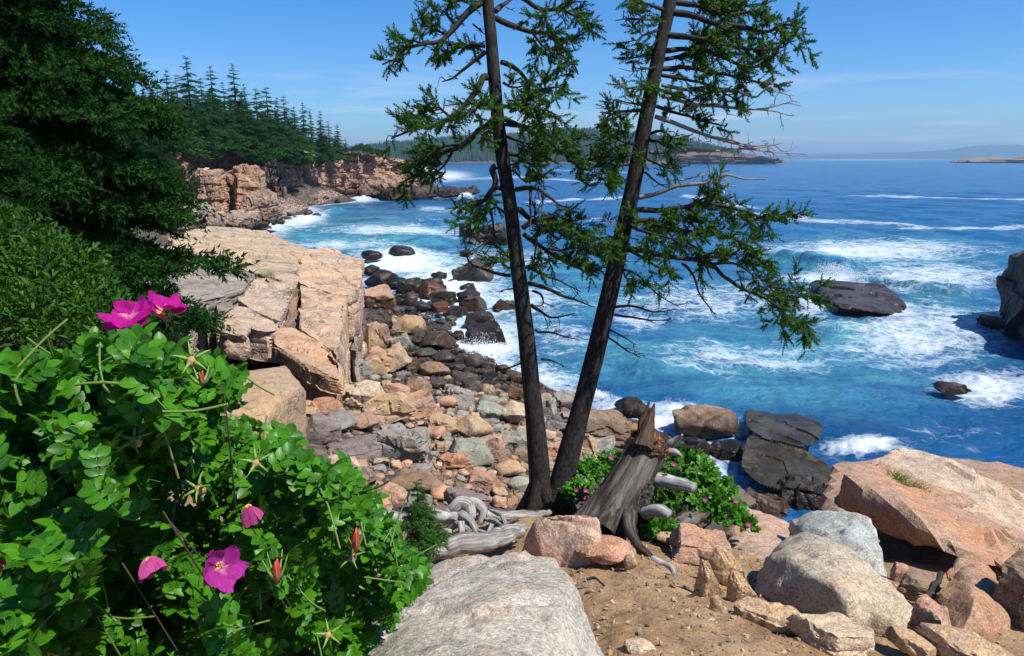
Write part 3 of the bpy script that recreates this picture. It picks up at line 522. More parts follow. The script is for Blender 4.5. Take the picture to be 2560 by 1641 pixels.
low('low dark shelf of rock reaching into the cove from the far cliff', [(955, 470, 4), (990, 468, 4), (1060, 470, 2), (1085, 472, 2), (1095, 494, -4), (1000, 497, -5), (950, 494, -3)], 183, (.09, .065, .05), 14, -1, 51)
low('flat dark tip of the low shelf washed by surf', [(1085, 470, 3), (1150, 473, 3), (1195, 474, 4), (1205, 484, -2), (1150, 490, -3), (1088, 496, -5)], 184, (.07, .052, .042), 10, -1, 52, .7)
low('brown rock behind the low shelf with surf breaking on it', [(1040, 448, 0), (1070, 442, 0), (1085, 452), (1082, 466), (1035, 470)], 212, (.25, .19, .16), 8, -1, 53, .4)
low('jumbled brown rocks under the tip of the pink cliff', [(895, 450, 3), (930, 440, 3), (1000, 445, 3), (1040, 462), (1030, 478, -3), (900, 492, -4)], 190, (.33, .215, .15), 10, -1, 54, .1)
blk(None, 'rock_islet', [(2435, 407, 0), (2470, 400), (2520, 397), (2600, 394), (2640, 400), (2640, 408)], 1500, (.24, .19, .15), 120, -1, 55, lab='far low islet of bare rock at the edge of the open sea', cat='islet', L=6, chip=8, amp=4, cf=.03, fr=.03)
for k, (dx, lab) in enumerate([(0, 'rocky end of the far headland below its woods')]):
    blk(None, 'headland_rock', [(1690, 408, 0), (1700, 386), (1760, 384), (1830, 385), (1900, 390), (1935, 394), (1960, 404), (1962, 409)], 1240, (.12, .085, .065), 90, -1, 56, lab=lab, cat='cliff', L=5, chip=9, amp=4, cf=.05, fr=.04)
# --- rocks in the sea and at its edge
def boulder(label, pts, col, name='sea_rock', **k): return rock_obj(name, label, pts, col, cat='rock', **k)
def PZ(*a): return np.array([Pz(*t) for t in a])
boulder('long dark slab awash below the big wave', PZ((2012, 706, .0), (2034, 694, .5), (2110, 697, .65), (2230, 716, .5), (2262, 760, .3), (2275, 785, -.2), (2190, 780, .55), (2095, 768, .7), (2110, 790, -.3), (2050, 738, .1)), (.13, .09, .075), wet=.85, L=.14, amp=.16, fr=.7, chip=.3, cf=.5, seed=61)
boulder('small dark flat rock awash far right of the spruces', PZ((2318, 955, .2), (2350, 945, .6), (2420, 955, .6), (2440, 975, .2), (2410, 998, -.2), (2345, 985, .1)), (.14, .105, .09), wet=.8, L=.2, amp=.1, chip=.15, cf=.7, seed=62)
boulder('black rock wall rising from the water at the right edge', np.array([Pd(*t_) for t_ in [(2476, 796, 46), (2500, 745, 45.5), (2518, 690, 45), (2532, 632, 44.5), (2562, 620, 43), (2640, 650, 37), (2720, 690, 35), (2680, 900, 33), (2600, 890, 36), (2600, 640, 47), (2660, 650, 46), (2800, 900, 36), (2640, 760, 52)]]), (.045, .028, .02), L=.15, amp=.7, fr=.35, chip=.9, cf=.4, seed=63, wet=.5)
boulder('flat dark step at the foot of the black rock wall', PZ((2436, 800, .1), (2450, 785, .8), (2500, 790, .9), (2520, 815, .5), (2445, 820, -.2), (2510, 825, 0)), (.15, .115, .095), wet=.6, L=.2, amp=.1, chip=.2, seed=64)
boulder('dark cracked wet slab half under water behind the olive green one', PZ((1852, 1045, .0), (1866, 1026, .55), (1990, 1034, .35), (2064, 1056, .3), (2050, 1100, .3), (2010, 1125, .5), (1900, 1095, .8), (1864, 1065, .7)), (.085, .065, .04), wet=.85, L=.03, bev=.12, amp=.08, fr=.9, chip=.10, cf=.8, seed=65, maxf=90000, cuts=3)
boulder('olive green wet slab sloping into the gully behind the stump', PZ((1866, 1085, .75), (1905, 1098, .75), (2020, 1128, .45), (2105, 1185, .05), (2090, 1250, -.2), (1990, 1240, .25), (1900, 1215, .5), (1852, 1180, .65), (1848, 1150, .7)), (.10, .08, .035), wet=.85, L=.03, bev=.12, amp=.08, fr=.9, chip=.10, cf=.8, seed=68, maxf=90000, cuts=3)
boulder('flat brown wet rock beside the water gully', PZ((1771, 1194, .9), (1820, 1196, .9), (1900, 1262, .6), (1890, 1285, -.2), (1800, 1260, .8), (1770, 1230, .9)), (.25, .17, .11), wet=.6, L=.14, amp=.08, chip=.1, seed=67)
# rows: x0 x1 y0 y1 colour kind | what singles it out   (kind b angular, r rounded, s slab; capital = wet)
rows = '''909 950 663 692 d R|greenish dark round rock at the far foot of the ledge
915 1005 682 732 d R|broad dark weedy rock beside the far foot of the ledge
953 1021 694 731 d R|low humped dark rock on the seaward side of the weedy one
999 1054 711 737 d B|dark angular rock touching the weedy slab in the swash
1045 1110 705 733 d B|tilted black rock streaked green at the swash line
1054 1115 727 751 r B|rust brown block lying in the swash
1072 1138 740 768 d B|dark wedge leaning on the rust brown block
1011 1050 740 754 b R|small brown rock left of the rust brown block
1004 1042 752 768 d R|cluster rock, small and black, below the small brown one
1030 1084 755 785 d R|round dark stone before the swash
1138 1206 743 764 d R|dark rounded rock alone in white foam
1152 1212 763 784 b B|thin brown sliver of rock in white foam
1234 1290 764 786 b B|brown wedge of rock just left of the left spruce
1153 1187 711 732 d B|small dark pointed rock before the big sea rock
1077 1118 690 702 d R|very low dark rock almost drowned in foam
1140 1226 662 712 g B|big blunt grey rock standing in the sea
1180 1266 575 616 d B|dark rock in the sea seen through the left spruce branches
1150 1180 560 592 d B|small dark rock beside the one behind the spruce branches
970 1040 636 646 d R|flat dark rock awash beyond the ledge
905 960 644 653 d R|thin dark rock awash off the ledge corner
1144 1180 633 645 b R|small brown rock awash far out
1080 1125 764 786 r B|rusty flat stone in the dark rocks
1118 1166 778 798 d B|dark flat stone beside the rusty flat one
1108 1142 792 808 n R|small greenish rock in running foam
1164 1234 791 829 d B|square dark mossy rock in the foam
1066 1122 797 840 g B|tall grey wet rock at the edge of the foam
1164 1258 829 869 d B|black weedy slab under the splash
1047 1142 836 885 b R|large brown rounded boulder above the splash
1124 1168 828 856 d R|dark stone tucked behind the large brown boulder
1028 1068 828 850 g S|grey flat stone with a lit edge
1084 1140 885 913 u R|purple grey stone below the large brown boulder
1157 1212 882 929 g R|grey speckled boulder with spray over it
1239 1271 910 940 d R|small round dark rock with yellow weed
1267 1312 937 964 b R|olive brown rock behind the left trunk
1131 1199 948 974 g R|low grey wet rock
1180 1255 939 968 d S|shiny black slab sloping to the water
1246 1312 962 992 d S|long dark slab behind the left trunk
1157 1203 960 982 u B|dark purple stone near the shiny slab
1068 1116 944 976 b R|brown domed stone with a dull top
1264 1312 984 1002 r B|orange brown block behind the left trunk
1042 1092 878 902 g R|blue grey stone in the shade
918 950 939 957 n R|left one of two pale green rounded cobbles
950 982 938 955 n R|right one of two pale green rounded cobbles
915 946 778 888 t B|upright tan slab leaning on the sheer ledge side
946 978 780 886 p B|cracked pink slab on the right of the upright tan one
984 1058 788 845 t B|square tan block with a vertical crack
983 1030 838 888 g B|grey block under the square tan one
918 986 722 782 p B|pink corner block jutting to the swash
918 964 868 906 p B|speckled pink stone at the foot of the upright slabs
925 1020 890 941 t B|big brown topped block among the cobbles
1052 1119 913 950 b R|rounded olive tan block
870 930 900 946 g B|grey cracked block at the base of the sheer side
848 953 953 1036 w B|large square pale tan block
948 1016 963 1036 p B|pink block touching the square pale one
1012 1080 946 997 b B|brown block with a sunlit right side
996 1084 984 1055 p B|heap of pink rock split into pieces
1245 1320 1002 1072 w R|round beige boulder behind the left trunk
1018 1120 1060 1112 p S|flat pink slab with cracks
1068 1141 1041 1092 t B|tan slab tilted toward the sea
1137 1238 1056 1105 t R|long low tan rock among pink ones
1114 1184 973 1022 g B|grey rock with a ridged back
1093 1148 988 1027 p R|pinkish rounded rock among grey ones
827 995 1083 1160 u S|very large purple grey slab in dappled shade
950 1062 1105 1162 g B|dark grey boulder in dappled shade
1128 1220 1119 1173 n B|pale greenish boulder half in shade
1198 1262 1094 1134 p B|pink box shaped stone
1100 1170 1144 1184 e B|reddish boxy stone half in shade
965 1120 1184 1248 b S|dark tan slab with a shadowed front
1096 1245 1226 1278 u S|wide slate coloured slab behind the driftwood
1076 1138 1226 1260 p R|pale pink rounded stone behind the driftwood
950 1010 1226 1264 p B|pink stone beside the rose leaves
1021 1088 1158 1192 g S|blue grey flat stone in shade
765 818 955 1010 p B|pink rock leaning on the big tan block
780 852 1000 1052 e B|reddish pointed rock right of the big tan block
757 838 1042 1124 u B|purple brown rock above the rose leaves
809 898 1045 1091 g R|dark grey rounded rock
868 948 1042 1087 e R|pinkish grey rounded rock
907 1023 1026 1070 t B|tan ridge of rock
944 1023 1060 1092 g S|grey green flat rock under the tan ridge
1232 1309 1167 1205 t R|tan rock partly sunlit beside the left trunk
1271 1334 1189 1244 n R|grey green boulder touching the left trunk
1360 1440 1040 1090 g B|grey block seen between the two trunks
1426 1496 1092 1211 t B|tall tan slab right of the spruces
1440 1548 1090 1153 g S|long grey slab leaning behind the tall tan one
1412 1474 1164 1226 t B|tan stone at the foot of the right trunk
1451 1582 1032 1125 b B|large dark brown angular rock at the shore
1537 1625 1002 1056 d R|black wet rock with yellow weed above the stump
1677 1828 1054 1113 b R|long rounded wet brown boulder by the surf
1689 1768 1102 1156 d B|black block in the shade of the stump
1955 2090 1236 1300 d B|dark wet rock at the foot of the olive slab beside the pink ledge
1860 1960 1262 1310 b B|brown wet rock between the gully and the small rose bush
1545 1620 1060 1120 r B|rust brown wet rock beside the broken stump
1780 1850 1120 1160 d B|dark low rock under the long wet boulder'''
near = '''1677 1826 1325 1416 p B|pinkish brown rock under the small rose bush
1735 1818 1364 1420 b R|dark brown stone in front of the pinkish brown rock
1735 1802 1417 1505 t T|sharp tan shard standing in the soil
1766 1863 1417 1471 t T|twin pointed tan shards behind the sharp one
1811 1886 1456 1513 t T|leaning tan shard beside the large boulder
1769 1821 1493 1557 t T|small upright shard in the path soil
1824 2012 1506 1581 t S|broad flat tan rock with a pink end
1987 2180 1548 1636 w S|pale flat stone set in the soil
1551 1637 1603 1665 w R|stone cut by the lower edge beside the grey boulder
1683 1737 1527 1573 t S|small flat stone lying in the path
1764 1792 1546 1568 w R|small whitish stone in the path
1559 1593 1388 1436 t R|little upright tan stone behind the pink boulder
1882 1913 1614 1634 w R|small pale stone by the dark root
2284 2353 1527 1628 p B|pink wedge between the large boulder and the brown one
2255 2332 1448 1507 b B|brown block at the mouth of the dark hollow
2232 2270 1418 1466 e B|small reddish rock under the ledge hollow
2042 2100 1196 1262 t B|small tan block at the left end of the pink ledge
1440 1595 1343 1432 p R|low pink rock joined to the pink boulder
2230 2330 1590 1650 t S|crumbly tan ledge at the bottom right corner
2340 2560 1618 1690 t S|long crumbly earth coloured rock along the bottom right edge
2515 2640 1440 1600 b B|dark brown boulder cut by the right edge
1640 1700 1330 1370 t R|small tan stone under the roots'''
def kind_pts(kd, w_, d_, h_, r):
    if kd == 'r':
        p = nrm(r.normal(0, 1, (26, 3))); return p * (w_ / 2, d_ / 2, h_ * .62) * r.uniform(.85, 1.1, (26, 1)) + (0, 0, h_ * .36)
    if kd == 't':
        return np.array([(-w_ * .5, 0, -.2 * h_), (w_ * .5, d_ * .2, -.2 * h_), (-w_ * .1, -d_ * .4, -.2 * h_), (w_ * .1, d_ * .6, -.2 * h_), (-w_ * .3, 0, h_), (-w_ * .1, d_ * .25, h_ * .9), (w_ * .42, d_ * .1, h_ * .25), (0, -d_ * .25, h_ * .5)])
    if kd == 's':
        n_ = 6; a_ = np.arange(6) * 1.047 + r.uniform(-.4, .4, n_); q_ = r.uniform(.68, 1.1, n_); e_ = np.stack([np.cos(a_) * q_ * w_ / 2, np.sin(a_) * q_ * d_ / 2], -1); tl = r.normal(0, .22, 2)
        return np.concatenate([np.concatenate([e_ * .86, (h_ * (.8 + (e_ / np.array([w_, d_])) @ tl * 2))[:, None]], 1), np.concatenate([e_, np.full((n_, 1), -.4 * h_)], 1), np.concatenate([e_ * 1.02, (h_ * r.uniform(.2, .55, n_))[:, None]], 1)])
    P = []
    for sx in (-1, 1):
        for sy in (-1, 1):
            for sz in (0, 1):
                t_ = .78 if sz else 1.
                for _ in range(2): P.append((sx * w_ / 2 * t_ * r.uniform(.72, 1.05), sy * d_ / 2 * t_ * r.uniform(.72, 1.05), h_ * (r.uniform(.62, 1.06) if sz else r.uniform(-.35, .1))))
    return np.array(P)
placed = []
def put_row(x0, x1, y0, y1, c, kd, label, sea=True, name='boulder', group=None, nearm=False, seed=0):
    cx = (x0 + x1) / 2; wpx = x1 - x0; hpx = y1 - y0; g = ray_ground(cx, y1 - .12 * hpx, sea); d = np.linalg.norm(g - EYE); phi = math.asin((10 - g[2]) / d); px_m = d / F
    k = kd.lower(); W = wpx * px_m * (1.22 if not nearm else 1.12); D = W * (.85 if k in 'br' else 1.1 if k == 's' else .5); D = min(D, hpx * px_m / max(math.sin(phi), .12) * .8)
    H = (hpx * px_m - D * .8 * math.sin(phi)) / math.cos(phi); H = float(np.clip(H, (.14 if k == 's' else .42 if not nearm else .25) * W if k != 't' else W * .8, 1.7 * W)); r = np.random.default_rng(seed + int(x0 * 7 + y0))
    dirv = np.array([g[0], g[1], 0]); dirv /= np.linalg.norm(dirv); c_ = g + dirv * D * .42; zt = max(g[2], gz(c_)[0], -.4 if sea else -9) + .02 * H
    a = math.atan2(-dirv[0], dirv[1]) + r.uniform(-.35, .35); ca, sa = math.cos(a), math.sin(a); P = kind_pts(k, W, D, H, r)
    if not nearm and k in 'bs':
        t1, t2 = r.normal(0, .20, 2); P = P @ np.array([[1, 0, 0], [0, math.cos(t1), math.sin(t1)], [0, -math.sin(t1), math.cos(t1)]]) @ np.array([[math.cos(t2), 0, math.sin(t2)], [0, 1, 0], [-math.sin(t2), 0, math.cos(t2)]])
    P = P @ np.array([[ca, sa, 0], [-sa, ca, 0], [0, 0, 1]]) + (c_[0], c_[1], zt)
    col = np.array(COL[c]) * r.uniform(.88, 1.1); px1 = px_m * 2.5
    o = rock_obj(name, label, P, tuple(col), max(px1 * 2.2, W * .03), W * .012 if k != 'r' else W * .03, W * (.05 if k != 'r' else .035), 2.2 / W, W * (.10 if k == 'b' else .03), 2.2 / W, M_near if nearm else M_rock, seed + int(x0) % 97, wet=.95 if kd.isupper() and sea and (name == 'sea_rock') else 0., smooth=(k == 'r'), group=group, maxf=9000, cuts=9 if k == 'r' else 3 if k == 'b' else 2, cr=(.74, .97) if k == 'r' else (.66, .90), joint=[((W * .55, W * .5, W * .4), W * .045, W * .02)] if W * F / np.linalg.norm(g - EYE) > 45 else None)
    placed.append((cx, (y0 + y1) / 2, wpx, hpx)); return o
for n, s in enumerate(rows.split('\n')):
    a, lab = s.split('|'); x0, x1, y0, y1, c, kd = a.split(); dry = n >= 41
    put_row(*map(float, (x0, x1, y0, y1)), c, kd if c == 'd' or not dry else kd.lower(), lab, name='sea_rock' if (c in 'd' or not dry) else 'boulder', seed=n)
for n, s in enumerate(near.split('\n')):
    a, lab = s.split('|'); x0, x1, y0, y1, c, kd = a.split(); put_row(*map(float, (x0, x1, y0, y1)), c, kd.lower(), lab, sea=False, nearm=True, seed=300 + n, name='stone')
# big tan block in front of the ledge
T1 = [Pd(*t) for t in [(548, 922, 14.5), (612, 916, 15), (713, 909, 15.5), (761, 954, 13.6), (679, 1004, 12.3), (658, 1023, 11.9), (553, 1036, 11.5), (500, 980, 13)]]; T1 = np.array(T1)
T1b = T1 + (.0, 0, 0); T1b[:, 2] = 4.2; rock_obj('boulder', 'huge tan block with a smooth top above the rose bush', np.concatenate([T1, T1b]), TAN, .12, .05, .06, .7, .05, .8, M_rock, 71)
# filler rubble of the dry beach
from itertools import product
poly = np.array([(770, 950), (900, 940), (1000, 880), (1100, 930), (1250, 960), (1420, 1010), (1580, 1090), (1520, 1190), (1430, 1240), (1250, 1270), (940, 1270), (820, 1130), (760, 1080)], float)
def inpoly(x, y, pl):
    r = False; j = len(pl) - 1
    for i in range(len(pl)):
        if (pl[i, 1] > y) != (pl[j, 1] > y) and x < (pl[j, 0] - pl[i, 0]) * (y - pl[i, 1]) / (pl[j, 1] - pl[i, 1]) + pl[i, 0]: r = not r
        j = i
    return r
CN = dict(p='pink', t='tan', g='grey', n='greenish grey', b='brown', r='rusty orange', u='purple grey', e='reddish', w='pale', d='dark')
r = np.random.default_rng(5); cnt = 0; fill = []
for it in range(9000):
    if cnt >= 175: break
    x, y = r.uniform(760, 1580), r.uniform(880, 1270)
    if not inpoly(x, y, poly): continue
    big = it < 2500; wd = (r.uniform(50, 88) if big else r.uniform(18, 40)) * (y - 420) / 650; ht = wd * r.uniform(.5, .75)
    if any(abs(x - a) < (wd + W_) * (.40 if big else .36) and abs(y - b_) < (ht + h_) * (.40 if big else .36) for a, b_, W_, h_ in placed): continue
    shore_ = y < 940 + (x - 1100) * .14
    c = r.choice(list('ddbgur')) if shore_ else r.choice(list('ppppttttttggnbbeuw')); kd = r.choice(list('bbbbbrs')); size = 'medium' if wd > 42 else 'small'; shp = dict(b='angular', r='rounded', s='flat')[kd]
    where = 'on the dark wet shore below the dry rubble' if shore_ else ('in the rubble left of the spruces' if x < 1240 else 'in the rubble behind the spruce trunks')
    put_row(x - wd / 2, x + wd / 2, y - ht / 2, y + ht / 2, c, kd.upper() if shore_ else kd, f'{size} {CN[c]} {shp} stone {where}', group=f'{size} {CN[c]} {shp} stones {where}', name='sea_rock' if shore_ else 'stone', seed=900 + it); cnt += 1
poly2 = np.array([(925, 735), (1040, 745), (1120, 790), (1160, 880), (1330, 960), (1250, 965), (1030, 900), (930, 830)], float); cnt = 0
for it in range(5000):
    if cnt >= 48: break
    x, y = r.uniform(900, 1340), r.uniform(730, 970)
    if not inpoly(x, y, poly2): continue
    wd = r.uniform(18, 46); ht = wd * r.uniform(.45, .7)
    if any(abs(x - a) < (wd + W_) * .36 and abs(y - b_) < (ht + h_) * .36 for a, b_, W_, h_ in placed): continue
    c = r.choice(list('ddddbg')); put_row(x - wd / 2, x + wd / 2, y - ht / 2, y + ht / 2, c, r.choice(list('BRR')), f'{CN[c]} wet stone packed between the named rocks at the foot of the ledge'.replace('named ', 'bigger '), group=f'{CN[c]} wet stones at the foot of the ledge', name='sea_rock', seed=2000 + it); cnt += 1
for k, (x, y, wd, c) in enumerate([(700, 527, 12, 'd'), (708, 548, 16, 'd'), (724, 537, 13, 'n'), (721, 549, 18, 'b'), (738, 546, 12, 'd'), (702, 556, 20, 'd'), (690, 538, 9, 'b'), (770, 535, 24, 'b'), (793, 540, 20, 'd'), (776, 514, 12, 'b'), (845, 506, 16, 'd'), (815, 497, 14, 'b'), (790, 500, 10, 'b'), (686, 560, 14, 'd')]):
    put_row(x - wd / 2, x + wd / 2, y - wd * .4, y + wd * .3, c, 'R', 'small wet rock in the surf off the pebble beach', name='sea_rock', group='wet rocks off the pebble beach', seed=3000 + k)
# --- close boulders
def near_rock(label, top, bz, col, amp=.03, fr=2.2, L=.022, bev=.025, seed=0, name='boulder', shrink=.0, chip=.03, smooth=True, extra=()):
    T = np.array([Pz(a, b, c) for a, b, c in top]); Bm = T.copy(); Bm[:, :2] += (T[:, :2].mean(0) - T[:, :2]) * shrink; Bm[:, 2] = bz
    return rock_obj(name, label, np.concatenate([T, Bm] + ([np.array(extra)] if len(extra) else [])), col, L, bev, amp, fr, chip, 3., M_near, seed, smooth=smooth, maxf=90000, cuts=5, cr=(.90, .98), joint=[((.62, .5, .45), .018, .016)])
near_rock('big rounded grey speckled granite boulder in the foreground', [(1035, 1425, 8.2), (1140, 1380, 8.3), (1300, 1360, 8.33), (1395, 1372, 8.3), (1425, 1420, 8.38), (1200, 1490, 8.58), (1000, 1520, 8.5), (850, 1630, 8.4), (780, 1800, 8.45), (1250, 1800, 8.8), (1410, 1560, 8.58), (1490, 1540, 8.3), (1560, 1690, 8.25), (1600, 1850, 8.3)], 7.6, (.40, .355, .285), seed=81, amp=.04, bev=.05)
near_rock('pink and grey boulder between the grey boulder and the stump', [(1300, 1335, 7.7), (1325, 1290, 7.86), (1420, 1275, 7.92), (1488, 1278, 7.92), (1508, 1305, 7.86), (1500, 1350, 7.8), (1512, 1400, 7.6), (1430, 1415, 7.62), (1350, 1390, 7.65)], 7.1, (.46, .30, .21), seed=82)
near_rock('large rounded tan boulder on the right of the path', [(1868, 1455, 7.72), (1885, 1405, 7.78), (1955, 1335, 7.86), (2020, 1320, 7.9), (2100, 1342, 7.93), (2200, 1425, 7.93), (2288, 1520, 7.92), (2300, 1590, 7.82), (2200, 1600, 7.78), (2060, 1575, 7.78), (1920, 1500, 7.76), (1985, 1420, 8.0), (2080, 1460, 8.05), (2120, 1540, 7.95)], 7.4, (.41, .33, .235), seed=83, amp=.05, bev=.035)
near_rock('grey green rounded boulder behind the large tan one', [(1968, 1302, 7.28), (2030, 1264, 7.42), (2110, 1256, 7.5), (2178, 1290, 7.5), (2214, 1370, 7.5), (2222, 1440, 7.4), (2080, 1400, 7.5)], 6.8, (.37, .39, .36), seed=84, bev=.04)
near_rock('broad smooth pink slab sloping behind the large tan boulder', [(1820, 1285, 6.8), (1848, 1262, 6.9), (1930, 1285, 6.95), (2020, 1330, 6.95), (1990, 1400, 7.1), (1880, 1460, 7.5), (1825, 1440, 7.45), (1800, 1350, 7.1)], 6.2, (.41, .26, .185), seed=85, chip=0)
near_rock('pointed reddish brown boulder at the bottom right', [(2312, 1512, 7.7), (2345, 1450, 7.75), (2392, 1392, 7.75), (2432, 1378, 7.72), (2482, 1425, 7.7), (2530, 1530, 7.75), (2540, 1600, 7.7), (2500, 1625, 7.72), (2380, 1610, 7.74), (2440, 1500, 7.88)], 7.3, (.33, .18, .10), seed=86, amp=.05, smooth=False, L=.025)
def ledge2(label, top, th, col, seed, push=.45):
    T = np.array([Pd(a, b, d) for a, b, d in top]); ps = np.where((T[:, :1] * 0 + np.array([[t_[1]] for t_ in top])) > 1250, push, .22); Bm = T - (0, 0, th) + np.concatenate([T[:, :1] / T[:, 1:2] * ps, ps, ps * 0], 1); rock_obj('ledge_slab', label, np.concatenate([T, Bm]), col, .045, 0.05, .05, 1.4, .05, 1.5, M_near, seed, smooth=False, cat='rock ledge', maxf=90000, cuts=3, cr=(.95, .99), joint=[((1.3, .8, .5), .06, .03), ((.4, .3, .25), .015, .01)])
ledge2('red brown slab overhanging a black hollow', [(2100, 1172, 6.05), (2125, 1158, 6.3), (2195, 1158, 6.7), (2262, 1215, 6.3), (2380, 1272, 5.8), (2620, 1385, 5.2), (2580, 1440, 4.6), (2420, 1400, 4.6), (2380, 1365, 4.75), (2300, 1290, 5.15), (2200, 1256, 5.45), (2140, 1225, 5.75)], .45, (.38, .205, .12), 91, 1.3)
ledge2('tan slab above the red brown one with grass in its crack', [(2165, 1150, 7.1), (2205, 1126, 7.3), (2235, 1115, 7.5), (2330, 1140, 7.2), (2450, 1190, 6.8), (2640, 1262, 6.4), (2680, 1400, 5.5), (2560, 1335, 5.7), (2380, 1268, 6.0), (2330, 1225, 6.3), (2250, 1180, 6.7)], .6, (.45, .325, .22), 92, .2)
ledge2('pale slab on the seaward edge of the tan one', [(2237, 1122, 7.6), (2252, 1105, 7.8), (2340, 1130, 7.6), (2436, 1168, 7.3), (2446, 1196, 7.1), (2390, 1190, 7.1), (2300, 1152, 7.4)], .45, (.47, .39, .28), 93, .1)
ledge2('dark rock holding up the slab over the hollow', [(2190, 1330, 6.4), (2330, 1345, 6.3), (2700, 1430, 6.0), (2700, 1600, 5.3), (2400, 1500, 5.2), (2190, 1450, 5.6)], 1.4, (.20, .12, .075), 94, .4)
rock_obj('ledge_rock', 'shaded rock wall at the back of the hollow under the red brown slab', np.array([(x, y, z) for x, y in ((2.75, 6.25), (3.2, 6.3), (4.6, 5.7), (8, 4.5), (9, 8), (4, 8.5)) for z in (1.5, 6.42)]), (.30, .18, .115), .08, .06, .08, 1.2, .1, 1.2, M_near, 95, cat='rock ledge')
# ---------------------------------------------------------------- spruces
def shoot_tpl(n=22, wd=.05, ln=.30, seed=1):
    r = np.random.default_rng(seed); V = []; Fc = []
    for k in range(n):
        t = (k + .5) / n; a = k * 2.4 + r.uniform(-.3, .3); o = np.array([math.cos(a), math.sin(a), 0]); z = np.array([0, 0, 1.])
        d = nrm(o * (1. if t < .9 else .4) + z * r.uniform(.5, 1.0)); sd_ = nrm(np.cross(d, o + z * .1)) if abs(d @ o) < .999 else np.array([-o[1], o[0], 0]); sd_ = np.array([-o[1], o[0], 0])
        b0 = z * t; L_ = ln * r.uniform(.75, 1.1) * (1.1 - .35 * t); V += [b0 - sd_ * wd * .5, b0 + sd_ * wd * .5, b0 + d * L_]; Fc.append([3 * k, 3 * k + 1, 3 * k + 2])
    return np.array(V), np.array(Fc)
SH = shoot_tpl(22, .13, .30); SHL = shoot_tpl(9, .17, .42, 2)
def place_shoots(P, D, S, tpl=SH):
    Fm = frames(D, rng.uniform(0, 6.28, len(P))) * S[:, None, None]; return inst(tpl[0], tpl[1], Fm, P)
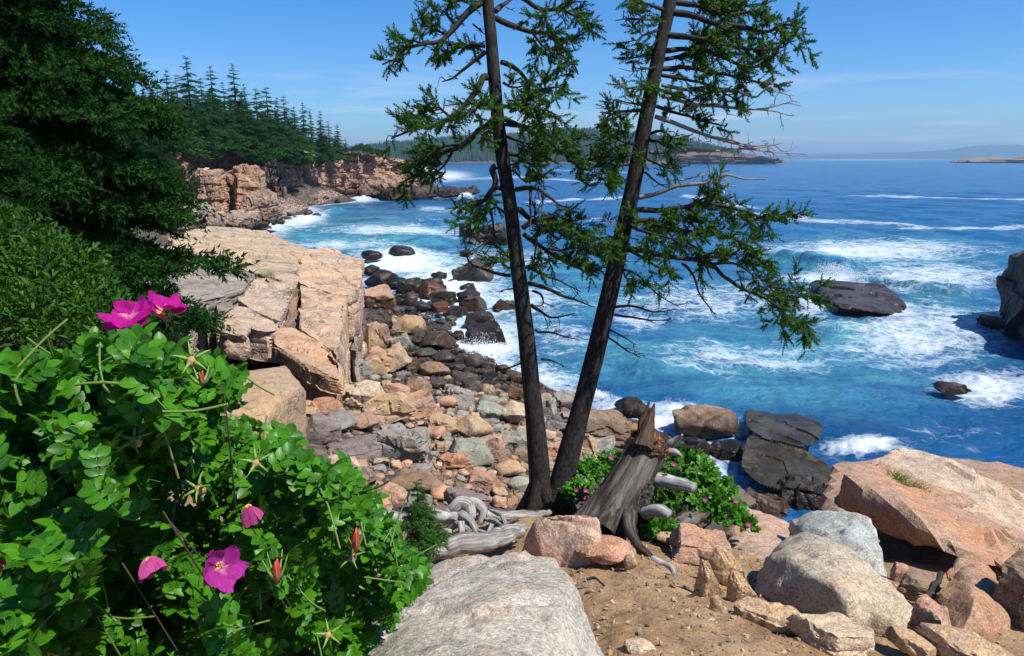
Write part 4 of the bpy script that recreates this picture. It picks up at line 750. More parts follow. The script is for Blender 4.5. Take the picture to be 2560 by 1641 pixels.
def hero(label, trunk_px, d_base, d_top, r_px, limbs, name='spruce_tree'):
    root = thing(name, label, 'tree', tuple(Pd(*trunk_px[0], d_base)), group='wind-shaped spruces on the shore'); off = np.array(root.location)
    tp = np.array(trunk_px, float); dist_ = np.interp(tp[:, 1], [tp[-1, 1], tp[0, 1]], [d_top, d_base]); P = np.array([Pd(a, b, c) for (a, b), c in zip(tp, dist_)]); P = spline(P, 70)
    pyy = proj(P)[1]; rr = .75 * np.interp(-pyy, [-r_[0] for r_ in r_px], [r_[1] for r_ in r_px]) / 2 * np.linalg.norm(P - EYE, axis=1) / F
    g = Geo(); tube(g, P - off, rr, 20, wob=.10)
    for a in (0.4, 1.7, 2.9, 4.1, 5.4):          # root flare
        q = np.array([P[4] - off + (0, 0, .05), P[1] - off + (math.cos(a) * .12, math.sin(a) * .12, .0), P[0] - off + (math.cos(a) * .30, math.sin(a) * .30, -.20)]); tube(g, spline(q, 8), np.linspace(rr[3] * .75, .03, 8), 9, wob=.2)
    g.build('trunk', M_bark, root, True)
    for lm in limbs:
        pts, th, kd = lm[0], lm[1], lm[2]; opt = lm[3] if len(lm) > 3 else {}
        p = np.array(pts, float); p = np.stack([900 + p[:, 0] * .5195, p[:, 1] * .5195], -1)
        dd = np.interp(p[0, 1], [tp[-1, 1], tp[0, 1]], [d_top, d_base]); n0 = len(p); dz = opt.get('dz', rng.uniform(-.35, .35)); s = np.linspace(0, 1, n0)
        L3 = np.array([Pd(a, b, dd + dz * k) for (a, b), k in zip(p, s)]) - off; m_ = max(12, 5 * n0); L3 = spline(L3, m_); L3[1:-1] += fbm(L3[1:-1] * 6, 2)[:, None] * rng.normal(0, 1, 3) * .02
        seglen = np.linalg.norm(np.diff(L3, axis=0), axis=1).sum()
        g = Geo(); tube(g, L3, np.linspace(th, max(th * .22, .003), m_) , 7, wob=.25); T = nrm(np.gradient(L3, axis=0))
        a0, a1 = opt.get('rng', (.35, 1.) if kd == 'n' else (.3, 1.)); dens = opt.get('dens', 1.); spread = opt.get('sp', .30); SP = []; SD = []; SS = []
        ntw = int(seglen * (16 if kd == 'n' else 7) * (a1 - a0) * dens) + 2
        for k in range(ntw):
            t = a0 + (a1 - a0) * (k + rng.uniform(0, 1)) / ntw; i = min(int(t * (m_ - 1)), m_ - 2); o = L3[i]
            side = nrm(np.cross(T[i], nrm(rng.normal(0, 1, 3) * (.45, .45, 1.)))) ; d = nrm(T[i] * rng.uniform(.25, .9) + side * rng.uniform(.6, 1.1) + np.array([0, 0, rng.uniform(-.35, .22)]))
            ln = spread * .85 * rng.uniform(.45, 1.15) * (1.15 - .55 * (t - a0) / max(a1 - a0, .01)) if kd == 'n' else spread * rng.uniform(.3, 1.2)
            c = spline(np.array([o, o + d * ln * .5 + rng.normal(0, .02, 3), o + d * ln + np.array([0, 0, -.12 * ln]) + rng.normal(0, .035, 3)]), 6); tube(g, c, np.linspace(.0045 if kd == 'n' else .0042, .0018, 6), 4, cap=False)
            if kd != 'n':
                for _ in range(rng.integers(0, 3)):
                    j = rng.integers(2, 5); e = nrm(d + rng.normal(0, .7, 3)); tube(g, np.array([c[j], c[j] + e * ln * .35, c[j] + e * ln * .6 + rng.normal(0, .02, 3)]), [.003, .002, .0014], 4, cap=False)
                continue
            for q in range(3 + int(ln / .026)):
                f = rng.uniform(.15, 1.); b0 = c[0] + (c[-1] - c[0]) * f; e = nrm(d * rng.uniform(.5, 1.) + nrm(rng.normal(0, 1, 3)) * .75 + np.array([0, 0, .12])); SP.append(b0); SD.append(e); SS.append(rng.uniform(.06, .115))
            SP.append(c[-1]); SD.append(d); SS.append(.09)
        br = g.build('branch', M_twig if kd != 'd' else M_dead, root, True)
        if kd == 'd': br['label'] = 'bare silvery dead branch'
        if SP:
            V, Fc = place_shoots(np.array(SP), np.array(SD), np.array(SS)); obj('needles', V, Fc, M_needle, br)
    return root
N_ = 'n'; D_ = 'd'; B_ = 'b'
left_limbs = [
 ([(595, 5), (520, 60), (440, 150), (380, 205), (300, 215), (210, 240), (150, 320)], .028, N_, dict(rng=(.3, 1), sp=.26, dz=-.2)),
 ([(470, 120), (420, 70), (430, 20), (470, -20)], .014, N_, dict(rng=(.1, 1), sp=.28)),
 ([(420, 170), (350, 130), (330, 100)], .010, N_, dict(rng=(.1, 1), sp=.22, dens=1.3)),
 ([(300, 215), (240, 195), (200, 210)], .010, N_, dict(rng=(.1, 1), sp=.2)),
 ([(606, 248), (560, 290), (500, 335), (450, 375), (395, 395)], .020, B_, dict(rng=(.2, 1), sp=.16)),
 ([(600, 225), (540, 215), (460, 235), (380, 270)], .016, N_, dict(rng=(.15, 1), sp=.24)),
 ([(545, 118), (580, 150), (600, 165)], .008, B_, dict(sp=.08)),
 ([(615, 372), (595, 372), (570, 425), (520, 490), (460, 550), (390, 592), (310, 612), (240, 632), (150, 668)], .030, N_, dict(rng=(.62, 1), sp=.24, dz=-.3)),
 ([(430, 570), (400, 540), (370, 515), (300, 545), (270, 570)], .012, N_, dict(rng=(.1, 1), sp=.26, dens=1.2)),
 ([(420, 575), (440, 600), (400, 640)], .006, N_, dict(rng=(.2, 1), sp=.12)),
 ([(632, 588), (560, 640), (490, 700), (420, 735), (345, 780), (270, 850), (190, 880)], .026, N_, dict(rng=(.45, 1), sp=.30, dz=.2, dens=1.2)),
 ([(450, 720), (410, 790), (360, 840), (345, 850)], .012, N_, dict(rng=(.2, 1), sp=.2)),
 ([(480, 700), (430, 700), (360, 725), (310, 760)], .012, N_, dict(rng=(.1, 1), sp=.26)),
 ([(640, 640), (580, 640), (540, 680)], .012, N_, dict(rng=(.2, 1), sp=.22)),
 ([(655, 800), (635, 820), (645, 870), (622, 930), (590, 960), (540, 985), (500, 1010)], .030, N_, dict(rng=(.5, 1), sp=.24, dens=1.3)),
 ([(690, 910), (640, 900), (600, 960), (560, 1030), (490, 1090)], .018, N_, dict(rng=(.3, 1), sp=.26, dz=-.3)),
 ([(600, 960), (640, 1060), (640, 1160), (600, 1230)], .012, B_, dict(sp=.2, dens=1.5)),
 ([(700, 1030), (650, 1000), (590, 1050), (540, 1110), (480, 1165)], .010, B_, dict(sp=.2, dens=1.6)),
 ([(724, 1328), (660, 1318), (590, 1295), (540, 1275), (515, 1230), (560, 1195)], .016, B_, dict(sp=.22, dens=1.5)),
 ([(715, 1240), (660, 1190), (600, 1170), (520, 1250)], .012, B_, dict(sp=.2, dens=1.8)),
 ([(720, 1290), (690, 1275), (660, 1260)], .010, N_, dict(rng=(.2, 1), sp=.12)),
 ([(735, 1390), (700, 1395), (660, 1405)], .008, B_, dict(sp=.05)),
 ([(650, 55), (700, 15), (760, -20)], .024, B_, dict(sp=.1)),
 ([(655, 88), (700, 108), (760, 130), (830, 155), (900, 165), (960, 215), (1000, 260), (1050, 360)], .026, N_, dict(rng=(.5, 1), sp=.26, dz=.2, dens=1.2)),
 ([(830, 155), (870, 210), (930, 260), (1000, 300)], .012, N_, dict(rng=(.1, 1), sp=.22)),
 ([(660, -80), (760, -20), (860, 40), (960, 50), (1050, 80), (1115, 120)], .024, N_, dict(rng=(.45, 1), sp=.28, dens=1.3)),
 ([(860, 40), (900, 90), (880, 120)], .010, N_, dict(rng=(.1, 1), sp=.2)), ([(960, 50), (1020, 20), (1100, 10)], .010, N_, dict(rng=(.1, 1), sp=.24)),
 ([(680, 300), (735, 322), (785, 365), (815, 420), (820, 495)], .022, N_, dict(rng=(.7, 1), sp=.14)),
 ([(815, 440), (880, 430), (940, 420), (1010, 432)], .012, N_, dict(rng=(.15, 1), sp=.2)),
 ([(690, 400), (730, 420), (790, 410)], .012, N_, dict(rng=(.1, 1), sp=.2)),
 ([(690, 575), (750, 595), (820, 635), (890, 670), (960, 725), (1040, 765), (1130, 775), (1200, 785)], .022, N_, dict(rng=(.45, 1), sp=.27, dens=1.0)),
 ([(960, 690), (990, 670), (1040, 690)], .01, N_, dict(rng=(.0, 1), sp=.26, dens=2)),
 ([(680, 520), (620, 505), (560, 505), (520, 530)], .014, N_, dict(rng=(.1, 1), sp=.20, dz=-.5)),
 ([(690, 510), (760, 515), (830, 530), (900, 540), (960, 580)], .016, N_, dict(rng=(.0, 1), sp=.26, dz=-.5, dens=1.2)),
 ([(700, 600), (780, 610), (850, 605), (930, 590)], .014, N_, dict(rng=(.2, 1), sp=.24, dz=-.4)),
 ([(700, 660), (780, 690), (860, 700)], .012, N_, dict(rng=(.2, 1), sp=.22)),
 ([(715, 740), (770, 760), (830, 800), (872, 822)], .016, N_, dict(rng=(.2, 1), sp=.24, dens=1.3)),
 ([(735, 820), (770, 850), (800, 880)], .012, N_, dict(rng=(.6, 1), sp=.18)),
 ([(752, 912), (800, 905), (850, 915), (900, 945), (960, 985), (1020, 995)], .022, B_, dict(sp=.22, dens=2)),
 ([(822, 910), (820, 980), (822, 1060), (815, 1110)], .014, B_, dict(sp=.05, dens=.4)), ([(878, 935), (880, 980), (875, 1035)], .012, B_, dict(sp=.05, dens=.4)),
 ([(765, 1010), (800, 1040), (850, 1075), (920, 1090)], .028, N_, dict(rng=(.6, 1), sp=.22)),
 ([(785, 1098), (830, 1072), (900, 1060), (990, 1085), (1080, 1120), (1150, 1150)], .026, N_, dict(rng=(.25, 1), sp=.27, dens=1.6)),
 ([(880, 1065), (950, 1045), (1040, 1080)], .014, N_, dict(rng=(.1, 1), sp=.26, dens=1.5)),
 ([(790, 1130), (860, 1180), (950, 1240), (1050, 1290), (1150, 1330)], .022, N_, dict(rng=(.3, 1), sp=.27, dens=1.1)),
 ([(900, 1200), (1000, 1190), (1100, 1210), (1170, 1240)], .014, N_, dict(rng=(.1, 1), sp=.27, dens=1.3)),
 ([(830, 1150), (850, 1160), (840, 1260), (870, 1270)], .012, N_, dict(rng=(.3, 1), sp=.18)),
 ([(800, 1285), (870, 1310), (950, 1345), (1060, 1405)], .016, B_, dict(sp=.2, dens=1.3)),
 ([(810, 1365), (890, 1385), (970, 1425), (1050, 1445), (1130, 1480)], .020, B_, dict(sp=.12)),
 ([(825, 1470), (870, 1500), (930, 1530), (1035, 1510)], .018, B_, dict(sp=.12)), ([(830, 1400), (870, 1420), (880, 1460), (840, 1480)], .012, B_, dict(sp=.15, dens=1.6)),
 ([(845, 1590), (950, 1600), (1060, 1640)], .012, B_, dict(sp=.1)), ([(795, 1740), (720, 1770), (660, 1780)], .01, B_, dict(sp=.05)), ([(870, 1730), (930, 1740), (985, 1765)], .012, B_, dict(sp=.05))]
hero('left of the twin spruces, with the straighter upright trunk', [(1352, 1280), (1347, 1160), (1330, 980), (1311, 800), (1292, 650), (1276, 520), (1262, 430), (1247, 320), (1236, 200), (1228, 100), (1219, 0), (1205, -200), (1195, -420)], 5.55, 5.9,
     [(1290, 105), (1220, 72), (1000, 60), (800, 54), (600, 47), (400, 44), (200, 40), (0, 37), (-420, 24)], left_limbs)
right_limbs = [
 ([(1490, 60), (1600, 80), (1720, 110), (1850, 130), (1960, 150), (2040, 120), (2150, 140)], .028, N_, dict(rng=(.2, 1), sp=.30, dz=-.3, dens=1.2)),
 ([(1500, 10), (1640, 30), (1760, 70), (1880, 60), (1960, 90)], .024, N_, dict(rng=(.3, 1), sp=.32, dens=1.2)),
 ([(1470, 170), (1580, 180), (1700, 200), (1830, 230), (1950, 240), (2050, 225)], .026, N_, dict(rng=(.15, 1), sp=.32, dz=-.4, dens=1.2)),
 ([(1460, 240), (1580, 240), (1720, 270), (1860, 320), (1990, 330)], .022, N_, dict(rng=(.15, 1), sp=.3, dz=.3)),
 ([(1450, 290), (1560, 260), (1680, 150), (1800, 180)], .018, N_, dict(rng=(.2, 1), sp=.32)),
 ([(1440, 335), (1560, 335), (1700, 350), (1850, 385), (1980, 410)], .022, N_, dict(rng=(.55, 1), sp=.24)),
 ([(1440, 360), (1560, 380), (1650, 400), (1760, 430)], .016, N_, dict(rng=(.3, 1), sp=.2, dens=.8)),
 ([(1500, -60), (1640, -40), (1780, 10), (1830, 10)], .02, N_, dict(rng=(.2, 1), sp=.3)), ([(1520, -120), (1600, -60), (1700, 20), (1730, 60)], .02, N_, dict(rng=(.2, 1), sp=.3)),
 ([(1485, 60), (1420, 30), (1350, 15), (1280, 5)], .018, N_, dict(rng=(.2, 1), sp=.2)), ([(1480, 90), (1400, 95), (1310, 90), (1230, 100)], .012, B_, dict(sp=.2, dens=2)),
 ([(1470, 145), (1410, 150), (1350, 180), (1320, 220)], .016, N_, dict(rng=(.1, 1), sp=.22)), ([(1455, 240), (1400, 260), (1340, 270), (1300, 280)], .016, N_, dict(rng=(.1, 1), sp=.2)),
 ([(1440, 320), (1390, 330), (1310, 330)], .012, B_, dict(sp=.2, dens=2)), ([(1430, 400), (1380, 410), (1330, 440), (1310, 460)], .014, N_, dict(rng=(.1, 1), sp=.2)),
 ([(1390, 490), (1320, 460), (1270, 420), (1232, 388)], .010, D_, dict(sp=.05)), ([(1390, 500), (1320, 500), (1250, 490), (1200, 480)], .01, B_, dict(sp=.16, dens=2)),
 ([(1375, 530), (1300, 535), (1240, 540), (1200, 560), (1150, 582)], .016, N_, dict(rng=(.15, 1), sp=.2, dens=1.2)),
 ([(1420, 562), (1500, 588), (1600, 628), (1700, 662), (1800, 690), (1900, 712), (2035, 688)], .020, D_, dict(sp=.14)),
 ([(1700, 662), (1800, 680), (1880, 705), (1990, 700), (2030, 730)], .010, D_, dict(sp=.12)),
 ([(1395, 735), (1500, 732), (1600, 722), (1700, 728), (1800, 716), (1900, 722), (2000, 735), (2150, 742)], .016, D_, dict(sp=.12)),
 ([(1450, 460), (1600, 500), (1750, 515), (1880, 525), (2000, 515), (2100, 488)], .016, D_, dict(sp=.16)), ([(1880, 525), (1990, 535), (2060, 555)], .007, D_, dict(sp=.1)),
 ([(1450, 410), (1560, 430), (1700, 440), (1800, 438), (1900, 470), (1958, 432), (2090, 462)], .016, D_, dict(sp=.1)), ([(1958, 432), (1960, 400), (1950, 385)], .006, D_, dict(sp=.03)),
 ([(1400, 500), (1520, 540), (1640, 570), (1760, 605)], .016, N_, dict(rng=(.2, 1), sp=.18, dens=.9)), ([(1440, 430), (1550, 470), (1660, 520)], .014, N_, dict(rng=(.2, 1), sp=.22)),
 ([(1560, 430), (1680, 420), (1790, 470), (1830, 480)], .010, N_, dict(rng=(.3, 1), sp=.15)),
 ([(1390, 650), (1450, 630), (1520, 670), (1600, 650)], .014, B_, dict(sp=.24, dens=2)), ([(1330, 700), (1280, 680), (1230, 660), (1200, 655)], .014, N_, dict(rng=(.1, 1), sp=.22, dens=1.3)),
 ([(1320, 740), (1280, 750), (1230, 745)], .012, N_, dict(rng=(.1, 1), sp=.22, dens=1.3)), ([(1300, 790), (1240, 800), (1180, 835), (1105, 825)], .014, N_, dict(rng=(.2, 1), sp=.18, dens=1.2)), ([(1240, 800), (1200, 840), (1188, 875)], .01, N_, dict(rng=(.1, 1), sp=.16)),
 ([(1390, 670), (1450, 690), (1490, 720)], .014, N_, dict(rng=(.1, 1), sp=.24)), ([(1370, 830), (1430, 880), (1490, 910)], .010, B_, dict(sp=.14, dens=1.5)), ([(1360, 760), (1430, 790), (1480, 810), (1540, 800)], .01, B_, dict(sp=.16, dens=1.5)),
 ([(1335, 955), (1430, 932), (1520, 900), (1620, 886), (1700, 872), (1762, 842), (1850, 862), (1950, 862)], .020, D_, dict(sp=.10)), ([(1700, 872), (1750, 895), (1812, 895)], .009, D_, dict(sp=.05)), ([(1520, 895), (1510, 850), (1478, 810), (1500, 800), (1590, 800)], .009, D_, dict(sp=.08)),
 ([(1540, 870), (1620, 850), (1680, 835), (1678, 800)], .007, D_, dict(sp=.06)),
 ([(1330, 1012), (1420, 1010), (1550, 1000), (1700, 985), (1850, 1020), (1950, 1050), (2060, 1028)], .024, N_, dict(rng=(.2, 1), sp=.28, dens=1.2)),
 ([(1560, 1000), (1640, 960), (1710, 940), (1700, 910)], .012, N_, dict(rng=(.1, 1), sp=.24, dens=1.3)), ([(1850, 1020), (1900, 1060), (1950, 1130)], .01, N_, dict(rng=(.1, 1), sp=.2)),
 ([(1315, 1062), (1400, 1070), (1550, 1110), (1700, 1125), (1820, 1160), (1900, 1230), (1945, 1270)], .026, N_, dict(rng=(.15, 1), sp=.28, dz=-.3, dens=1.2)),
 ([(1290, 1080), (1340, 1105), (1420, 1130), (1500, 1150), (1560, 1190)], .016, N_, dict(rng=(.1, 1), sp=.24, dz=-.6, dens=1.3)), ([(1290, 1120), (1240, 1135), (1180, 1150), (1145, 1165)], .014, N_, dict(rng=(.1, 1), sp=.18, dz=-.5, dens=1.3)),
 ([(1400, 1090), (1500, 1060), (1620, 1070), (1760, 1080)], .016, N_, dict(rng=(.1, 1), sp=.26)), ([(1560, 1140), (1640, 1210), (1720, 1240), (1820, 1250)], .014, N_, dict(rng=(.1, 1), sp=.26, dens=1.2)),
 ([(1265, 1200), (1400, 1220), (1550, 1240), (1680, 1262), (1760, 1335), (1850, 1392), (1950, 1435), (2020, 1480), (2060, 1540)], .024, N_, dict(rng=(.70, 1), sp=.18, dz=-.2)),
 ([(1700, 1270), (1800, 1270), (1880, 1320), (1920, 1370)], .012, N_, dict(rng=(.1, 1), sp=.22)), ([(1900, 1410), (1980, 1380), (2080, 1400), (2150, 1400), (2230, 1395)], .010, N_, dict(rng=(.1, 1), sp=.17, dens=1.2)),
 ([(1960, 1430), (2040, 1420), (2110, 1440)], .008, N_, dict(rng=(.1, 1), sp=.16)), ([(2000, 1480), (2080, 1540), (2130, 1600), (2120, 1640)], .008, N_, dict(rng=(.1, 1), sp=.15, dens=1.3)), ([(2010, 1490), (2060, 1560), (2150, 1560)], .008, N_, dict(rng=(.2, 1), sp=.14)),
 ([(1270, 1190), (1360, 1240), (1440, 1290), (1520, 1300)], .016, N_, dict(rng=(.3, 1), sp=.2)), ([(1230, 1290), (1330, 1320), (1430, 1415), (1540, 1482)], .012, B_, dict(sp=.1)), ([(1550, 1270), (1620, 1345), (1655, 1440), (1715, 1530)], .012, B_, dict(sp=.1)),
 ([(1250, 1310), (1290, 1350), (1320, 1365)], .010, N_, dict(rng=(.2, 1), sp=.14)), ([(1205, 1480), (1300, 1475), (1420, 1500), (1530, 1490)], .014, B_, dict(sp=.14)), ([(1200, 1510), (1300, 1530), (1400, 1545), (1500, 1535)], .012, B_, dict(sp=.1)),
 ([(1190, 1580), (1250, 1610), (1330, 1660)], .010, B_, dict(sp=.14)), ([(1180, 1620), (1260, 1680), (1350, 1720)], .010, B_, dict(sp=.14)), ([(1220, 1090), (1200, 1060), (1185, 1045)], .006, D_, dict(sp=.03)), ([(1160, 1130), (1140, 1090)], .006, D_, dict(sp=.03))]
hero('right of the twin spruces, leaning out toward the sea', [(1385, 1285), (1408, 1190), (1445, 1050), (1482, 910), (1522, 740), (1555, 590), (1590, 430), (1620, 270), (1648, 130), (1676, 0), (1705, -180), (1725, -400)], 5.55, 6.1,
     [(1290, 100), (1220, 80), (1050, 66), (900, 62), (700, 58), (500, 52), (300, 47), (100, 42), (0, 40), (-400, 26)], right_limbs)

# --- forest spruces: drooping sprays on a trunk, several shapes copied along the shore
def spray_tpl(ln=1., n=13, tpl=SHL, seed=3, sh=.10, step=.07):
    r = np.random.default_rng(seed); SP, SD, SS = [], [], []; ax = spline(np.array([(0, 0, 0), (.5 * ln, 0, -.03 * ln), (ln, 0, -.16 * ln)]), 20)
    for k in range(n):
        t = .15 + .85 * k / n; i = int(t * 19)
        for sgn in (-1, 1):
            L_ = ln * .42 * (1.05 - t) ** .7 * r.uniform(.7, 1.15); d = nrm(np.array([.75, sgn * .8, r.uniform(-.25, .05)]))
            for q in np.arange(0, L_, step * ln):
                for w_ in range(2): SP.append(ax[i] + d * q + (0, 0, -.25 * q)); SD.append(d + r.normal(0, .45, 3) + (0, 0, .15)); SS.append(sh * ln * r.uniform(.8, 1.3))
    for q in range(10): SP.append(ax[-1 - q]); SD.append(np.array([1, 0, -.2]) + r.normal(0, .3, 3)); SS.append(sh * ln * 1.2)
    V, Fc = place_shoots(np.array(SP), np.array(SD), np.array(SS), tpl); return V, Fc
def spruce_mesh(h, base_r, whorls, per, spray, seed, top_gap=.02, bare=.05, mat=M_dneedle, irr=.25):
    r = np.random.default_rng(seed); M = []; T = []; gb = Geo()
    tube(gb, np.array([(0, 0, -.5), (0, 0, h * .5), (0, 0, h * .98)]), [h * .014, h * .009, h * .001], 8)
    for k in range(whorls):
        f = bare + (1 - bare - top_gap) * (k / whorls) ** .92; z = h * f; L_ = base_r * (1 - max(f, .22 if irr < .2 else 0)) ** .85 * r.uniform(1 - irr, 1 + irr * .5) + .015 * h
        for j in range(per):
            a = r.uniform(0, 6.283); tl = R(r.uniform(-4, 16) - 22 * (f > .8)); ll = L_ * r.uniform(1 - irr * 1.6, 1.1); ca, sa, ct, st_ = math.cos(a), math.sin(a), math.cos(tl), math.sin(tl)
            Rm = np.array([[ca, -sa, 0], [sa, ca, 0], [0, 0, 1]]) @ np.array([[ct, 0, st_], [0, 1, 0], [-st_, 0, ct]]); M.append(Rm * ll); T.append((0, 0, z + r.uniform(-.3, .3) * h / whorls))
    V, Fc = inst(spray[0], spray[1], np.array(M), np.array(T)); return gb, V, Fc
def spruce(name, label, loc, proto, scale, rz, group=None):
    t = thing(name, label, 'tree', loc, group); t.rotation_euler = (0, 0, rz); t.scale = scale
    link('trunk', proto[0], t); link('crown', proto[1], t); return t
def make_proto(*a, mat=M_dneedle, **k):
    gb, V, Fc = spruce_mesh(*a, **k); fs = [np.concatenate(f) for f in (gb.F3, gb.F4) if f]
    return mesh('trunk', np.concatenate(gb.V), fs, M_bark, True, {'rest': np.concatenate(gb.A)}), mesh('crown', V, Fc, mat)
NS = spray_tpl(1., 16, SHL, 3, .085, .062); BIG = make_proto(13., 3.9, 34, 10, NS, 11, bare=.0, irr=.16)
BIG2 = make_proto(11., 3.6, 30, 10, NS, 12, bare=.0, irr=.16)
def onground(x, y): return (x, y, float(gz((x, y))[0]))
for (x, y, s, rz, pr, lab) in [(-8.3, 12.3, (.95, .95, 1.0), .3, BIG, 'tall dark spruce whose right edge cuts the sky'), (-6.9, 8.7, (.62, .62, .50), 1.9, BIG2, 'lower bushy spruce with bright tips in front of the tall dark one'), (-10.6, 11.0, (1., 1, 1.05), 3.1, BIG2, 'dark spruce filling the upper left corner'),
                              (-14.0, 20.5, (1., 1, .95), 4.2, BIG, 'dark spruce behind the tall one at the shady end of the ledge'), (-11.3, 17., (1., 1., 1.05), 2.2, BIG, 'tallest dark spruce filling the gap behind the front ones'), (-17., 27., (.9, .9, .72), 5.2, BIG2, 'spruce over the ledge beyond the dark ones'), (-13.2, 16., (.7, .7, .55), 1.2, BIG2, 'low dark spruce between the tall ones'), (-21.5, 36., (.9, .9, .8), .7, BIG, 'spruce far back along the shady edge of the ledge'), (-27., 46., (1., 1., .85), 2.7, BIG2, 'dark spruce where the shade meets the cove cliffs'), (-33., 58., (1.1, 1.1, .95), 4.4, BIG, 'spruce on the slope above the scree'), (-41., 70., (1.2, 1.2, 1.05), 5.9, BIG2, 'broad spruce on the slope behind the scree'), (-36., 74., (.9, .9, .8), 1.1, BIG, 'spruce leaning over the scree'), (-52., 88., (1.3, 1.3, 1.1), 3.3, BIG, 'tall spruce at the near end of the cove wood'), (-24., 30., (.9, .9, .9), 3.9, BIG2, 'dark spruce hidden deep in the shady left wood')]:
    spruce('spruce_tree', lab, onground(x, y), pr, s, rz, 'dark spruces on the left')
FS = spray_tpl(1., 7, SHL, 5, .17, .13); FP = [make_proto(10., r_, w_, 7, FS, 60 + k, bare=.04, mat=M_fneedle, irr=.3, top_gap=.0) for k, (r_, w_) in enumerate([(2.5, 17), (2.1, 19), (2.9, 15), (2.3, 21), (2.6, 14), (1.8, 18)])]
tops = [(432, 170, 105, 'm'), (455, 180, 112, ''), (485, 134, 122, 'T|pointed spruce standing tallest at the left of the far wood'), (515, 190, 118, ''), (541, 160, 128, 'T|slim spruce rising between the two tallest'), (570, 200, 132, ''), (598, 154, 138, 'T|tall spruce with a ragged round top above the cliff'), (622, 205, 138, ''), (650, 215, 140, ''), (676, 212, 148, 'T|spruce with a thin spire above the buttress'), (700, 240, 152, ''), (718, 236, 158, ''), (742, 262, 162, ''), (764, 252, 168, 'T|broad topped spruce near the seaward end of the wood'), (782, 270, 172, ''), (806, 275, 172, ''), (825, 300, 175, ''), (846, 308, 184, 'T|last small spruce at the seaward end of the wood'), (865, 345, 190, '')]
r = np.random.default_rng(3); spots = []
for px_, py_, d, s in tops: spots.append((px_, py_, d, s[2:] if s.startswith('T') else ''))
for k in range(95):
    px_ = r.uniform(330, 855); d = np.interp(px_, [300, 430, 520, 640, 700, 760, 850], [92, 118, 140, 150, 160, 172, 190]) + r.uniform(1, 16); lim = np.interp(px_, [330, 430, 540, 600, 680, 760, 850], [100, 185, 200, 205, 245, 275, 335]); spots.append((px_, lim + r.uniform(10, 95), d, ''))
for k in range(34):
    px_ = r.uniform(390, 860); d = np.interp(px_, [300, 430, 520, 640, 700, 760, 850], [100, 124, 142, 150, 160, 172, 190]) + r.uniform(-.5, 2.5); spots.append((px_, np.interp(px_, [390, 500, 600, 700, 860], [280, 290, 300, 325, 350]) + r.uniform(-15, 20), d, ''))
clt = np.array([(300, 112, 372), (360, 116, 366), (420, 128, 352), (470, 138, 360), (508, 143, 352), (560, 147, 347), (600, 148, 360), (640, 156, 376), (690, 158, 370), (745, 170, 390), (803, 182, 388), (850, 188, 383), (900, 191, 384)], float)
for px_, py_, d, lab in spots:
    base = Pd(px_, np.interp(px_, clt[:, 0], clt[:, 2]) + 4, d); tp = Pd(px_, py_, d); h = max(tp[2] - base[2] + 1.0, 2.2); s = h / 10; wd = s * (r.uniform(1.05, 1.5) if h > 6 else 1.35)
    spruce('spruce_tree', lab or 'one of the close set green spruces in the wood above the cove cliffs', tuple(base - (0, 0, 1.)), FP[r.integers(0, 6)], (wd, wd, s), r.uniform(0, 6.28), 'spruces in the wood above the cove cliffs')

# ---------------------------------------------------------------- leafy shrubs
def leaf_tpl(kind):
    if kind == 'rose':   # a rose leaf of seven oval leaflets, folded along the middle and arched
        V, Fc, UVW = [], [], []
        lp = [(0, .0), (.12, .19), (.28, .31), (.5, .36), (.72, .30), (.88, .17), (1, 0)]
        def leaflet(o, d, s, up):
            sd_ = np.array([-d[1], d[0], 0]); b = len(V)
            for t, w_ in lp:
                z = -.22 * t * t + .03; UVW.extend([(t + len(V) * 1.7, 0, 0), (t + len(V) * 1.7, 1, 0), (t + len(V) * 1.7, -1, 0)]) if False else UVW.extend([(t, 0, 0), (t, w_ / .36, 0), (t, -w_ / .36, 0)]); V.append(o + s * (d * t + up * z)); V.append(o + s * (d * t + sd_ * w_ + up * (z + .13 * w_ * 3 * (1 - .4 * t)))); V.append(o + s * (d * t - sd_ * w_ + up * (z + .13 * w_ * 3 * (1 - .4 * t))))
            for k in range(6):
                a = b + 3 * k; Fc.extend([[a, a + 3, a + 4, a + 1], [a, a + 2, a + 5, a + 3]])
        up = np.array([0, 0, 1.])
        for k in range(3):
            t = .30 + .24 * k; o = np.array([t, 0, -.12 * t * t])
            for sg in (-1, 1): leaflet(o, nrm(np.array([.55, sg * .85, -.05])), .36 + .03 * k, up)
        leaflet(np.array([.86, 0, -.1]), np.array([1., 0, -.15]), .44, up); b = len(V)
        V += [np.array(v) for v in [(0, .008, 0), (0, -.008, 0), (.9, -.006, -.1), (.9, .006, -.1)]]; Fc.append([b, b + 1, b + 2, b + 3]); UVW += [(.5, .5, 0)] * 4; leaf_tpl.uvw = np.array(UVW, float); return np.array(V), np.array(Fc)
    V = [(0, 0, 0), (.35, .16, .03), (.35, -.16, .03), (.7, .12, .0), (.7, -.12, .0), (1, 0, -.08), (.35, 0, 0), (.7, 0, -.02)]
    return np.array(V, float), np.array([[0, 6, 1, 0], [0, 2, 6, 0], [6, 7, 3, 1], [6, 2, 4, 7], [7, 5, 3, 7], [7, 4, 5, 7]])
RL = leaf_tpl('rose'); RL = (RL[0] - (.55, 0, 0), RL[1]); SL = leaf_tpl('s'); SL = (SL[0], np.array([[0, 6, 1], [0, 2, 6], [6, 7, 3], [6, 3, 1], [6, 2, 4], [6, 4, 7], [7, 5, 3], [7, 4, 5]]))
